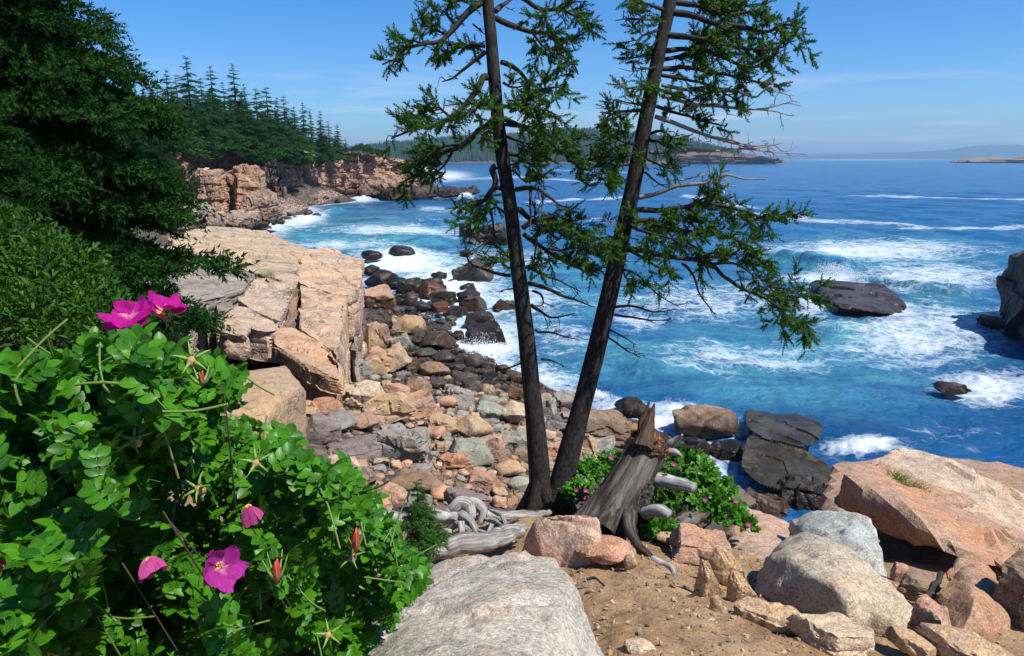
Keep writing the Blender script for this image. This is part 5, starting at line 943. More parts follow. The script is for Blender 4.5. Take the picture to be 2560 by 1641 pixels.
def leaves(P, out, size, tpl, r, flat=.6):
    n = len(P); D = nrm(out * .5 + r.normal(0, .55, (n, 3)) + (0, 0, .25)); up = nrm(np.array([0, 0, 1.]) * flat + out * .35 + r.normal(0, .3, (n, 3)) + np.array([.1, -.15, 0])); S = nrm(np.cross(up, D)); U = np.cross(D, S)
    return inst(tpl[0], tpl[1], np.stack([D, S, U], -1) * size[:, None, None], P)
def mound(root_loc, ells, n, size, r):
    """leaf positions through the shell of overlapping leafy mounds"""
    P, O = [], []; w_ = np.array([e[1][0] * e[1][1] for e in ells]); w_ = w_ / w_.sum()
    for e, k in zip(ells, (w_ * n).astype(int)):
        u = nrm(r.normal(0, 1, (k, 3))); u[:, 2] = np.abs(u[:, 2]) * .9 + u[:, 2] * .1; rad_ = (r.uniform(.35, 1, k) ** .45); bump = 1 + .22 * fbm(u * 2.5 + e[0][0], 3)
        P.append(np.array(e[0]) + u * np.array(e[1]) * (rad_ * bump)[:, None]); O.append(u)
    return np.concatenate(P), np.concatenate(O)
def shrub(name, label, base, ells, n, size, tpl, mat, r, cat='shrub', stems=8, group=None):
    t = thing(name, label, cat, tuple(base), group); P, O = mound(base, ells, n, size, r); V, Fc = leaves(P, O, r.uniform(.7, 1.15, len(P)) * size, tpl, r); obj('foliage', V - np.array(base), Fc, mat, t, tpl is RL, {'rest': np.tile(leaf_tpl.uvw, (len(P), 1))} if tpl is RL else None)
    g = Geo()
    for k in range(stems):
        e = ells[k % len(ells)]; q = np.array(e[0]) + nrm(r.normal(0, 1, 3)) * np.array(e[1]) * .6; b0 = np.array(base) + r.normal(0, .08, 3) * (1, 1, 0); tube(g, spline(np.array([b0, (b0 + q) / 2 + r.normal(0, .06, 3), q]), 8) - np.array(base), np.linspace(.012, .004, 8), 5)
    g.build('stem', M_woody, t, True); return t
r = np.random.default_rng(21)
def shrub_px(name, label, px_, py_, d, ellpx, n, size, tpl=SL, mat=M_shrub, **k):
    b0 = Pd(px_, py_, d); el = []
    for ex, ey, rx, ry, dd in ellpx:
        q = Pd(ex, ey, dd); s_ = np.linalg.norm(q - EYE) / F; el.append((tuple(q), (rx * s_, rx * s_ * .9, ry * s_)))
    return shrub(name, label, b0, el, n, size, tpl, mat, r, **k)
shrub_px('shrub', 'light green narrow leaved shrub below the dark spruces', 90, 930, 5.6, [(30, 700, 130, 160, 6.2), (150, 720, 110, 120, 5.9), (100, 830, 190, 130, 5.5), (-60, 640, 120, 120, 6.5), (230, 790, 60, 60, 5.8)], 9000, .075, stems=14)
shrub_px('shrub', 'small green shrub at the shady end of the ledge', 405, 770, 13.5, [(405, 735, 34, 32, 13.5), (340, 740, 40, 26, 13.2), (300, 760, 40, 30, 13)], 1500, .09)
shrub_px('shrub', 'dark low shrub under the spruces behind the flower', 330, 700, 12.5, [(285, 700, 55, 34, 12.5), (240, 745, 55, 45, 11.)], 1800, .10, mat=M_dneedle)
for k, (a, b_, d, w_, lab) in enumerate([(905, 378, 189, 26, 'low bush on the cliff top beside the two standing people'), (718, 385, 160, 22, 'green bush in the notch of the far cliff'), (760, 390, 166, 26, 'low green bush on the edge of the cliff below the wood'), (632, 402, 146, 12, 'pale green bush on the ledge left of the dark buttress'), (443, 365, 128, 30, 'dark bush on the rusty cliff below the wood'), (410, 420, 104, 34, 'green bush hanging on the cliff left of the sea stack'), (940, 385, 194, 14, 'small low bush at the brow of the pink cliff')]):
    shrub_px('bush', lab, a, b_ + 8, d, [(a, b_, w_, w_ * .6, d), (a + w_ * .6, b_ + 3, w_ * .6, w_ * .4, d)], 700, d * .0035, mat=M_fneedle, stems=2)

# ---------------------------------------------------------------- the rose bush in front
out = np.array([(-60, 900), (60, 862), (150, 850), (220, 800), (330, 815), (430, 838), (540, 868), (605, 880), (600, 950), (560, 1000), (640, 1045), (735, 1045), (760, 1100), (830, 1110), (900, 1165), (960, 1230), (1000, 1285), (1060, 1370), (1075, 1420), (1010, 1480), (980, 1530), (905, 1590), (870, 1700), (840, 1800), (-60, 1800)], float)
rose = thing('rose_bush', 'big beach rose bush with pink flowers filling the lower left', 'rose bush', tuple(Pd(400, 1500, 1.5) * (1, 1, 0) + (0, 0, 7.9))); ro = np.array(rose.location)
def rose_d(x, y): return 1.02 + np.clip(x, 0, 1100) / 1100 * .62 + np.clip(1250 - y, -400, 400) / 400 * -.02 + .16 * np.sin(x * .011 + y * .007) + .10 * np.sin(x * .023 - y * .017)
P = []; D_l = []; S_l = []; inner = []
for _ in range(90000):
    if len(P) > 3900: break
    x, y = r.uniform(-80, 1090), r.uniform(790, 1760)
    if not (inpoly(x + 18, y - 30, out) and inpoly(x, y - 42, out)): continue
    hole = np.exp(-(((x - 130) / 160) ** 2 + ((y - 1265) / 55) ** 2)) + .85 * np.exp(-(((x - 480) / 150) ** 2 + ((y - 1240) / 45) ** 2)) + .7 * np.exp(-(((x - 760) / 90) ** 2 + ((y - 1310) / 40) ** 2)) + .6 * np.exp(-(((x - 250) / 160) ** 2 + ((y - 1120) / 40) ** 2))
    if r.uniform() < hole * 1.05: continue
    lay = r.uniform() ** 1.5; d = rose_d(x, y) + lay * .55; P.append(Pd(x, y, d))
P = np.array(P); S_ = r.uniform(.054, .080, len(P)); outd = nrm(np.array([.25, -.55, .8]) + r.normal(0, .5, (len(P), 3)))
V, Fc = leaves(P - outd * .03, outd, S_, RL, r, .9); obj('foliage', V - ro, Fc, M_rose, rose, True, {'rest': np.tile(leaf_tpl.uvw, (len(P), 1))})
g = Geo(); gw = Geo()
for k in range(30):
    q = P[r.integers(0, len(P))]
    if proj(q)[0] > 380: continue
    b0 = np.array([q[0] * .75 + r.normal(0, .1), q[1] + .25 + r.uniform(0, .3), 8.0])
    q = q + (0, .30, -.10); b0 = b0 + (0, .35, 0); mid = b0 * .45 + q * .55 + r.normal(0, .05, 3); c = spline(np.array([b0, mid, q]), 12) - ro; tube(gw, c, np.linspace(.003, .0015, 12), 6)
for k in range(260):
    q = P[r.integers(0, len(P))]; e = q + nrm(r.normal(0, 1, 3) + (0, .3, -.8)) * r.uniform(.06, .14); tube(g, spline(np.array([q - ro, (q + e) / 2 - ro + r.normal(0, .008, 3), e - ro]), 5), [.0022] * 5, 4, cap=False)
g.build('green_stem', M_stem, rose, True)['kind'] = 'stuff'; gw.build('woody_stem', M_woody, rose, True)
def petal_mat(name, c):
    m, t, b, o = newmat(name); N = NT(t); v = N.att('rest').outputs['Vector']; sx = N.n('SeparateXYZ'); N.l(v, sx.inputs[0])
    st_ = N.noise(N.mapv(v, (.6, 9, 1)), 3., 5)
    cc = N.mix(N.ramp(sx.outputs[0], [(.05, 0), (.3, 1)]), (.75, .35, .42), N.mix(N.ramp(st_, [(.35, 0), (.6, 1)]), tuple(x * .5 for x in c), c)); N.l(cc, b.inputs['Base Color']); b.inputs['Roughness'].default_value = .6; b.inputs['Specular IOR Level'].default_value = .2
    tl = N.n('BsdfTranslucent'); N.l(cc, tl.inputs[0]); mxs = N.n('MixShader'); mxs.inputs[0].default_value = .25; N.l(N.bump(st_, .5, .004), b.inputs['Normal']); N.l(b.outputs[0], mxs.inputs[1]); N.l(tl.outputs[0], mxs.inputs[2]); N.l(mxs.outputs[0], o.inputs[0]); return m
M_p1 = petal_mat('magenta_petal', (.52, .004, .27)); M_p2 = petal_mat('mauve_petal', (.46, .03, .30)); M_p3 = petal_mat('pink_petal', (.58, .08, .30)); M_stam = plain('stamen', (.75, .42, .05), .7); M_bud = plain('rose_bud', (.5, .02, .04), .5); M_sep = plain('sepal', (.16, .27, .05), .6); M_hip = plain('dry_hip', (.35, .22, .09), .8)
def flower(c, nrmv, rad_, mat, open_=.35, npet=5, seed=0, label=None, parent=None, off=None, tilt=0.):
    r2 = np.random.default_rng(seed); A = frames(np.array([nrmv]))[0]; g = Geo(); nu, nv = 9, 11
    for k in range(npet):
        a = k * 2 * math.pi / npet + r2.uniform(-.15, .15) + tilt; u = np.linspace(0, 1, nu)[:, None] * np.ones((1, nv)); v = np.ones((nu, 1)) * np.linspace(-1, 1, nv)[None]
        half = .88 * np.sin(np.clip(u * 1.75, 0, 1.75)) ** .9 + .02; R_ = rad_ * u * (1 - .13 * (1 - np.abs(v)) ** 3 * u - .22 * v ** 2 * u); w_ = v * half * rad_
        cup = open_ * rad_ * (u ** 1.6) * (1 + .2 * r2.uniform(-1, 1)) + .10 * rad_ * v ** 2 * u; ruf = .05 * rad_ * u ** 2 * np.sin(v * 7 + r2.uniform(0, 6)) + .04 * rad_ * np.sin(u * 9 + v * 3 + k); Z = cup + ruf + .004 * k
        X = R_ * math.cos(a) - w_ * math.sin(a); Y = R_ * math.sin(a) + w_ * math.cos(a); loc_ = np.stack([X, Y, Z], -1).reshape(-1, 3)
        g.add(loc_ @ A.T + c - off, grid_faces(nu, nv), np.stack([u, v, u * 0 + k], -1).reshape(-1, 3))
    f = g.build('flower', mat, parent, True)
    if label: f['label'] = label
    gs = Geo(); n = 45
    for k in range(n):
        a = r2.uniform(0, 6.28); ra = rad_ * .22 * math.sqrt(r2.uniform(0, 1)); p0 = np.array([math.cos(a) * ra * .5, math.sin(a) * ra * .5, 0]); p1 = np.array([math.cos(a) * ra * 1.2, math.sin(a) * ra * 1.2, rad_ * .2 * r2.uniform(.7, 1.2)]); tube(gs, np.array([p0, (p0 + p1) / 2, p1, p1 * 1.08]) @ A.T + c - off, [.0006, .0006, .0014, .0012], 4)
    gs.build('stamens', M_stam, f); return f
def rosepart(x, y, d): return Pd(x, y, d)
flower(Pd(330, 805, .92), nrm(np.array([.05, -.62, .75])), .027, M_p1, .30, 5, 1, 'large magenta bloom at the top of the bush', rose, ro, .2)
flower(Pd(398, 788, .98), nrm(np.array([.55, -.05, .8])), .024, M_p1, .55, 5, 2, 'half turned magenta bloom behind the large one', rose, ro)
flower(Pd(545, 1415, 1.10), nrm(np.array([.72, -.60, .12])), .034, M_p2, .45, 5, 3, 'mauve bloom facing the sea', rose, ro, .5)
flower(Pd(368, 1395, 1.12), nrm(np.array([.35, -.2, -.6])), .024, M_p3, 1.1, 3, 4, 'pale pink bloom hanging sideways', rose, ro, .9)
flower(Pd(618, 1262, 1.25), nrm(np.array([.3, -.1, -.7])), .020, M_p3, 1.6, 3, 5, 'closed pink bloom in the middle of the bush', rose, ro)
flower(Pd(-2, 1430, 1.0), nrm(np.array([-.2, -.6, .4])), .030, M_p1, .6, 5, 6, 'bloom cut by the left edge', rose, ro); flower(Pd(278, 1240, 1.3), nrm(np.array([.2, -.6, .4])), .026, M_p2, .7, 5, 7, 'shaded bloom deep in the bush', rose, ro); flower(Pd(462, 1172, 1.35), nrm(np.array([0, -.6, .5])), .018, M_p1, .7, 5, 8, None, rose, ro)
for x, y, d, s, lab in [(690, 1428, 1.15, 1., 'red bud above the path boulder'), (888, 1350, 1.38, 1.2, 'dark red spent bud'), (503, 947, 1.2, .6, 'small red bud near the tan block')]:
    q = Pd(x, y, d) - ro; g = Geo(); tube(g, np.array([q + (0, 0, -.022 * s), q + (0, 0, -.012 * s), q, q + (.002, 0, .014 * s), q + (.004, 0, .024 * s)]), np.array([.003, .007, .008, .005, .001]) * s, 10, wob=.15); o = g.build('bud', M_bud, rose, True); o['label'] = lab
    g = Geo()
    for k in range(5): a = k * 1.257; tube(g, spline(np.array([q + (0, 0, -.02 * s), q + (math.cos(a) * .012, math.sin(a) * .012, 0), q + (math.cos(a) * .022, math.sin(a) * .022, .03 * s)]), 6), [.001, .003, .003, .002, .0015, .0006], 4)
    g.build('sepals', M_sep, o, True)
for x, y, d in [(478, 905, 1.12), (338, 1105, 1.1), (500, 1225, 1.25), (820, 1588, 1.35), (880, 1395, 1.4), (640, 1160, 1.28)]:
    q = Pd(x, y, d) - ro; A = frames(np.array([nrm(np.array([r.uniform(-.4, .4), -.6, .6]))]))[0]; g = Geo(); ring = np.array([(0, 0, -.016), (0, 0, -.006), (0, 0, .002), (0, 0, .010)]); tube(g, ring @ A.T + q, [.003, .009, .010, .005], 9, wob=.2); o = g.build('seed_head', M_hip, rose, True); g = Geo()
    for k in range(5):
        a = k * 1.257 + .3; pts = np.array([(math.cos(a) * t_, math.sin(a) * t_, .004 + .010 * math.sin(t_ * 60)) for t_ in (.006, .014, .023, .032)]); tube(g, spline(pts, 7) @ A.T + q, [.0025, .0035, .003, .0022, .0018, .0012, .0006], 4)
    g.build('sepals', M_sep, o, True)
# small rose bushes by the stump
def small_rose(label, px_, py_, d, el, n, flowers, size=.06):
    t = shrub_px('rose_bush', label, px_, py_, d, el, n, size, RL, M_rose, cat='rose bush', stems=10); o_ = np.array(t.location)
    for k, (x, y) in enumerate(flowers): flower(Pd(x, y, d - .22), nrm(np.array([r.uniform(-.4, .4), -.7, .5])), -.0 + .016, M_p3, .45, 5, 50 + k, None, t, o_)
small_rose('low rose bush spreading right of the broken stump', 1720, 1330, 4.9, [(1720, 1190, 70, 60, 5.5), (1760, 1240, 80, 60, 5.3), (1640, 1240, 60, 50, 5.4), (1810, 1290, 55, 60, 5.0), (1700, 1260, 80, 60, 5.3), (1850, 1320, 30, 35, 4.9)], 620, [(1683, 1162), (1764, 1250), (1838, 1254), (1868, 1313)], .10)
small_rose('little rose bush between the right trunk and the stump', 1470, 1260, 5.2, [(1480, 1185, 45, 35, 5.6), (1450, 1240, 40, 45, 5.4), (1520, 1165, 32, 30, 5.7), (1540, 1150, 20, 22, 5.7)], 260, [(1443, 1226), (1463, 1228), (1466, 1246), (1538, 1150), (1528, 1145)], .09)
small_rose('bright rose seedling under the stump branches', 1650, 1400, 4.45, [(1635, 1320, 45, 30, 4.55), (1655, 1355, 38, 30, 4.5), (1660, 1380, 22, 18, 4.4)], 170, [], .09)
# sapling spruce in front of the driftwood
sp_t = make_proto(.75, .34, 11, 6, spray_tpl(1., 8, SH, 8, .2, .12), 77, mat=leaf_mat('young_needles', (.03, .10, .012), (.07, .19, .03), (.1, .3, .03), .2, .5, 8.), irr=.2); q = Pd(1048, 1375, 4.1)
spruce('spruce_sapling', 'little spruce sapling in front of the driftwood', tuple(q), sp_t, (.62, .62, .66), 0)
# ---------------------------------------------------------------- grass tufts
M_grass = leaf_mat('grass_blades', (.05, .13, .02), (.16, .22, .05), (.2, .4, .05), .3, .5, 12.)
def tuft(label, pts, n, hgt, r):
    V, Fc = [], []; P0 = np.array([Pd(*p) for p in pts]); c = P0.mean(0)
    for k in range(n):
        t_ = r.uniform(0, len(P0) - 1.001) if len(P0) > 1 else 0; i = int(t_); o_ = (P0[i] + (P0[i + 1] - P0[i]) * (t_ - i) if len(P0) > 1 else P0[0]) + r.normal(0, .022, 3) * (1, 1, .2); d = nrm(np.array([r.normal(0, .5), r.normal(0, .5), 1.])); h = hgt * r.uniform(.5, 1.2); s_ = nrm(np.cross(d, r.normal(0, 1, 3))) * .0035; b0 = len(V)
        V += [o_ - s_, o_ + s_, o_ + d * h * .6 - s_ * .7, o_ + d * h * .6 + s_ * .7, o_ + d * h + (d * (1, 1, 0)) * h * .5]; Fc += [[b0, b0 + 1, b0 + 3], [b0, b0 + 3, b0 + 2], [b0 + 2, b0 + 3, b0 + 4]]
    tag(obj('grass_tuft', np.array(V) - c, np.array(Fc), M_grass, loc=c), label, 'grass tuft')
tuft('line of green grass in the crack of the pink ledge', [(2225, 1195, 6.35), (2270, 1225, 6.15), (2320, 1245, 6.0)], 200, .14, r); tuft('dry grass growing from the ledge at the right edge', [(2500, 1385, 5.2), (2540, 1400, 5.1), (2580, 1410, 5.0)], 160, .14, r); tuft('small tuft of grass behind the pale flat stone', [(1993, 1585, 3.02), (1998, 1560, 3.1)], 45, .09, r)
tuft('thin grass in the upper crack of the right ledge', [(2450, 1310, 5.8), (2500, 1340, 5.6)], 60, .07, r); tuft('grass sprouting below the dark end of the grey sheet', [(510, 830, 19.5), (540, 835, 19.8)], 120, .5, r); tuft('grass in the recess of the ledge', [(650, 690, 27), (690, 695, 27)], 90, .4, r); tuft('tuft growing in the earthy gully of the ledge', [(738, 745, 25), (742, 735, 25.5)], 50, .45, r)
# ---------------------------------------------------------------- stump and driftwood
def wood(name, label, pts, rad_, mat=M_drift, seg=14, wob=.3, cat='driftwood', parent=None, n=40, off=None, group=None):
    wob = max(wob, .4) if parent is None else .15; rr_max = (1.3 if parent is None else .3) * max(rad_) * 4.6 / F
    P_ = np.array([Pd(*p) for p in pts]); o_ = P_[0] if off is None else off; c = spline(P_ - o_, n); c = c + np.stack([fbm(c * 9 + s_, 3) for s_ in (0., 7., 13.)], -1) * min(.05, rr_max); rr_ = np.interp(np.linspace(0, 1, n), np.linspace(0, 1, len(rad_)), rad_) * np.linalg.norm(P_[0] - EYE) / F; g = Geo(); tube(g, c, rr_, seg, wob=wob); o = g.build(name, mat, parent, True)
    if parent is None: o.location = o_; tag(o, label, cat, group)
    elif label: o['label'] = label
    return o
stp = thing('tree_stump', 'broken weathered stump leaning right with orange rotten top', 'stump', tuple(Pd(1500, 1300, 4.55))); so_ = np.array(stp.location)
A0, A1 = Pd(1524, 1298, 4.6), Pd(1634, 1092, 4.95); ax = A1 - A0; ax_l = np.linalg.norm(ax); Tn = ax / ax_l; Sn = nrm(np.cross(Tn, np.array([0, 1., 0]))); Bn = np.cross(Tn, Sn); mm = 4.7 / F
nr, ns = 60, 64; th = np.arange(ns) * 2 * math.pi / ns; tt = np.linspace(-.16, 1.06, nr)
jag = np.interp(th, [0, .35, .6, 1.2, 1.45, 1.75, 2.0, 2.2, 2.9, 3.2, 4.0, 4.7, 5.5, 6.28], [.9, .86, .78, .80, .97, 1.04, .95, .76, .78, .90, .96, .98, .94, .9]) + rng.uniform(-.05, .05, ns)
T_ = np.minimum(tt[:, None], jag[None]); rad_px = np.interp(T_, [-.16, 0, .12, .3, .6, 1.0], [76, 72, 66, 61, 57, 54]); lobes = 1 + (.12 * np.clip(.25 - T_, 0, 1) * 4) * np.abs(np.cos(th * 2.5 + .6))[None]
pp = np.stack([np.cos(th)[None] * 2.6 + T_ * .0, np.sin(th)[None] * 2.6 + T_ * 0, T_ * 1.6], -1).reshape(-1, 3); groove = (fbm(pp * (1.8, 1.8, .8), 5, 8)).reshape(nr, ns); rad_m = rad_px * mm * lobes * (1 + .30 * groove)
V = A0 + Tn * (T_ * ax_l)[..., None] + (Sn * np.cos(th)[None, :, None] + Bn * np.sin(th)[None, :, None]) * rad_m[..., None]
inn = A0 + Tn * (np.minimum(T_[::-1], jag[None]) * ax_l)[..., None] * 1.0 + (Sn * np.cos(th)[None, :, None] + Bn * np.sin(th)[None, :, None]) * (rad_m[::-1] * .78)[..., None]
VV = np.concatenate([V, inn[:30]]).reshape(-1, 3); nt_ = nr + 30; k = (np.arange(nt_ - 1)[:, None] * ns + np.arange(ns)[None]).ravel(); k2 = (np.arange(nt_ - 1)[:, None] * ns + (np.arange(ns)[None] + 1) % ns).ravel()
rest = np.stack([np.concatenate([rad_m, rad_m[::-1][:30]]) * np.cos(th), np.concatenate([rad_m, rad_m[::-1][:30]]) * np.sin(th), np.concatenate([T_, T_[::-1][:30]]) * ax_l], -1).reshape(-1, 3)
obj('trunk', VV - so_, np.stack([k, k2, k2 + ns, k + ns], -1), M_stump, stp, True, {'rest': rest})
i0, i1, j0, j1 = 2, 36, 18, 36; ii, jj = np.meshgrid(np.arange(i0, i1), np.arange(j0, j1), indexing='ij'); cen = A0 + Tn * (T_ * ax_l)[..., None]; ed = np.minimum(np.minimum(ii - i0, i1 - 1 - ii) / 5, np.minimum(jj - j0, j1 - 1 - jj) / 4).clip(0, 1)
vb = (V + nrm(V - cen) * .012)[ii, jj]; pb = vb.reshape(-1, 3); nb_ = nrm(V - cen)[ii, jj].reshape(-1, 3); vb = pb + nb_ * ((ed.ravel() - .6) * .03 + .045 * fbm(pb * 22, 4, 3))[:, None]
o = obj('bark_remnant', vb - so_, grid_faces(i1 - i0, j1 - j0), wood_mat('black_bark', [(.006, .005, .004), (.018, .014, .012), (.09, .075, .065)], 45, 30, 1.), stp, False, {'rest': pb}); o['label'] = 'rough black bark left on the right side'
P_ = []; Dv = []; Sv = []
for k in range(900):
    a, q = r.uniform(0, 6.28), math.sqrt(r.uniform(0, 1)); P_.append(A0 + Tn * ax_l * (.76 + .18 * r.uniform()) + (Sn * math.cos(a) + Bn * math.sin(a)) * q * 58 * mm); Dv.append(Tn + r.normal(0, .8, 3)); Sv.append(r.uniform(.014, .05))
chip = np.array([(-.22, -.1, 0), (.22, -.1, 0), (0, .15, 0), (0, 0, 1.)]); cfc = np.array([[0, 1, 3], [1, 2, 3], [2, 0, 3], [0, 2, 1]])
V, Fc = inst(chip, cfc, frames(np.array(Dv), r.uniform(0, 6, 900)) * np.array(Sv)[:, None, None], np.array(P_)); g = Geo(); g.add(V - so_, Fc); tube(g, np.array([A0 + Tn * ax_l * t_ for t_ in (.5, .7, .84, .92)]) - so_, np.array([42, 44, 44, 34]) * mm, 18, wob=.4); o = g.build('rotten_core', M_rot, stp); o['label'] = 'crumbling orange rotten wood at the broken end'
g = Geo()
for k in range(9):
    b0 = A0 + Tn * ax_l * .75 + Sn * r.uniform(-20, 52) * mm + Bn * (r.uniform(20, 60)) * mm; e = Pd(1612 + r.uniform(-22, 45), 1040 - r.uniform(-12, 35) if k < 6 else 1090, 5.05 + r.uniform(0, .1)); tube(g, spline(np.array([b0, b0 * .5 + e * .5 + r.normal(0, .015, 3), e]), 14) - so_, np.linspace(26, 4, 14) * mm, 9, wob=.6)
o = g.build('broken_spike', wood_mat('dark_rotten_wood', [(.008, .006, .005), (.03, .018, .011), (.10, .06, .035)], 40, 4, 1.), stp); o['label'] = 'dark splintered spike left at the back of the break'
for pts, rd in [([(1640, 1200, 4.75), (1690, 1208, 4.65), (1738, 1222, 4.55)], [19, 16, 12]), ([(1610, 1285, 4.5), (1650, 1278, 4.4), (1675, 1290, 4.35)], [15, 15, 12]), ([(1665, 1120, 4.9), (1690, 1102, 4.85), (1706, 1088, 4.8)], [14, 9, 3]), ([(1675, 1130, 4.85), (1690, 1133, 4.8), (1703, 1142, 4.75)], [12, 8, 3]), ([(1572, 1290, 4.5), (1580, 1340, 4.25), (1600, 1368, 4.15), (1620, 1385, 4.1), (1650, 1420, 4.0)], [20, 12, 9, 7, 4])]:
    wood('branch_stub' if rd[0] < 30 else 'root_flare', None, pts, rd, M_drift if rd[0] < 24 and len(rd) < 5 else M_stump, parent=stp, off=so_, n=24, wob=.25)
wood('driftwood_log', 'thick silvery log lying behind the grey boulder', [(1030, 1372, 4.1), (1090, 1372, 4.15), (1180, 1365, 4.2), (1250, 1350, 4.3), (1310, 1325, 4.4)], [10, 20, 26, 22, 9])
wood('driftwood_log', 'twisted pale wood fan curving up to the pink boulder', [(1180, 1375, 4.25), (1220, 1345, 4.3), (1262, 1325, 4.4), (1310, 1325, 4.45)], [6, 15, 17, 10])
wood('driftwood_root', 'bent grey root arching over the log', [(1090, 1290, 4.7), (1140, 1285, 4.7), (1170, 1310, 4.6), (1210, 1345, 4.5)], [15, 12, 10, 8])
wood('driftwood_root', 'knobbly pair of bleached root knees on top of the pile', [(1125, 1290, 4.75), (1140, 1262, 4.75), (1165, 1262, 4.75), (1175, 1300, 4.7)], [12, 15, 15, 9]); wood('driftwood_root', 'short bleached knee beside the knobbly pair', [(1165, 1300, 4.8), (1178, 1258, 4.8), (1200, 1275, 4.8), (1195, 1310, 4.75)], [10, 13, 13, 7])
wood('driftwood_log', 'long grey branch running to the foot of the left trunk', [(1190, 1300, 4.9), (1215, 1285, 4.9), (1270, 1292, 5.0), (1335, 1288, 5.2), (1370, 1276, 5.3)], [7, 12, 13, 10, 7])
for k, (x0, y0, x1, y1, x2, y2, rd, lab) in enumerate([(1105, 1330, 1150, 1318, 1215, 1330, 9, 'thin silvery root lying across the thick log'), (1120, 1302, 1172, 1330, 1200, 1362, 10, 'slanting grey root between the knees and the log'), (1215, 1300, 1250, 1312, 1300, 1300, 7, 'thin branch under the long grey branch'), (1150, 1345, 1200, 1338, 1250, 1352, 8, 'split pale stick on the front of the pile'), (1085, 1345, 1120, 1335, 1160, 1350, 8, 'short grey stick beside the sapling'), (1230, 1278, 1258, 1296, 1272, 1330, 6, 'hooked twig hanging from the long grey branch'), (1060, 1300, 1100, 1306, 1140, 1298, 11, 'grey log end behind the sapling')]):
    wood('driftwood_stick', lab, [(x0, y0, 4.75), ((x0 + x1) / 2, (y0 + y1) / 2 - 5, 4.68), (x1, y1, 4.62), ((x1 + x2) / 2, (y1 + y2) / 2 + 4, 4.58), (x2, y2, 4.5)], [rd * .5, rd, rd * .9, rd * .7, rd * .25], wob=.5)
wood('driftwood_stick', 'thin grey prop under the long branch', [(1240, 1300, 4.85), (1225, 1325, 4.75), (1205, 1345, 4.7)], [6, 5, 4]); wood('driftwood_stick', 'short splintered stick hanging below the bent root', [(1160, 1310, 4.6), (1162, 1340, 4.5), (1168, 1360, 4.45)], [9, 7, 3])
wood('driftwood_log', 'pale log poking out of the rose leaves', [(925, 1285, 4.6), (970, 1295, 4.6), (1030, 1318, 4.5), (1060, 1330, 4.45)], [24, 22, 20, 10]); wood('driftwood_log', 'pale wood glimpsed low through the rose stems', [(630, 1395, 2.6), (680, 1380, 2.6), (760, 1368, 2.7), (800, 1360, 2.7)], [18, 20, 18, 12])
wood('driftwood_log', 'grey broken limb lying under the low rose bush', [(1680, 1325, 4.7), (1710, 1300, 4.75), (1745, 1290, 4.8), (1775, 1285, 4.85)], [22, 22, 16, 4], M_stump)
wood('exposed_root', 'pale root snaking from the stump over the soil', [(1640, 1400, 4.0), (1668, 1415, 3.9), (1690, 1440, 3.75), (1665, 1470, 3.6)], [10, 9, 7, 4], cat='root'); wood('exposed_root', 'dark root lying along the bottom of the path', [(1790, 1582, 3.0), (1850, 1588, 2.95), (1905, 1592, 2.93), (1940, 1615, 2.85), (1990, 1650, 2.7)], [7, 12, 13, 13, 14], M_twig, cat='root'); wood('twig', 'thin black twig against the pointed boulder', [(2235, 1560, 3.15), (2290, 1525, 3.3), (2330, 1470, 3.5), (2350, 1430, 3.6)], [2, 4, 7, 6], M_twig, cat='twig'); wood('twig', 'little forked root by the grey boulder', [(1470, 1450, 3.4), (1490, 1445, 3.4), (1510, 1465, 3.35)], [4, 3, 2], M_twig, cat='twig'); wood('twig', 'dark twig between the tan shards', [(1715, 1500, 3.3), (1740, 1480, 3.35), (1755, 1455, 3.4)], [5, 4, 2], M_twig, cat='twig')
# ---------------------------------------------------------------- gravel, beach pebbles, spray
def scatter(name, label, P_, S_, mat, r, tpl=None):
    n = len(P_); b0 = nrm(np.random.default_rng(1).normal(0, 1, (9, 3))); V0, F0 = hull_geo(b0, .1, 9, low=1); A = frames(r.normal(0, 1, (n, 3)), r.uniform(0, 6, n)) * (S_[:, None] * r.uniform(.5, 1.1, (n, 3)))[:, None, :]
    V, Fc = inst(V0, F0, A, P_); o = obj(name, V, Fc, mat); tag(o, label, name, kind='stuff'); return o
def gravel_mat(name, a, b_, scale):
    m, t, b, o = newmat(name); N = NT(t); rn = N.n('NewGeometry').outputs['Random Per Island']; N.l(N.mix(1., N.mix(rn, a, b_), N.ramp(N.noise(N.pos(), scale, 3), [(.3, .7), (.7, 1.25)]), 'MULTIPLY'), b.inputs['Base Color']); b.inputs['Roughness'].default_value = .9; return m
n = 11000; xy = np.stack([r.uniform(-.1, 3.2, n), r.uniform(2.0, 4.9, n)], -1); z_ = gz(xy); P_ = np.concatenate([xy, z_[:, None]], 1); P_[:, 2] += fbm(P_ * (1.4, 1.4, 0), 4) * .10 * sst(1., 2.5, np.hypot(xy[:, 0], xy[:, 1])) + fbm(P_ * (9, 9, 0), 4, 9) * .035
scatter('gravel', 'brown grit and gravel strewn over the path soil', P_, .003 + .026 * r.uniform(0, 1, n) ** 6, gravel_mat('path_gravel', (.20, .12, .06), (.42, .31, .19), 30.), r)
n = 1500; xy = np.stack([r.uniform(.0, 2.4, n), r.uniform(2.1, 4.6, n)], -1); P_ = np.concatenate([xy, gz(xy)[:, None]], 1); P_[:, 2] += fbm(P_ * (1.4, 1.4, 0), 4) * .10 * sst(1., 2.5, np.hypot(xy[:, 0], xy[:, 1])) + fbm(P_ * (9, 9, 0), 4, 9) * .035 + .004
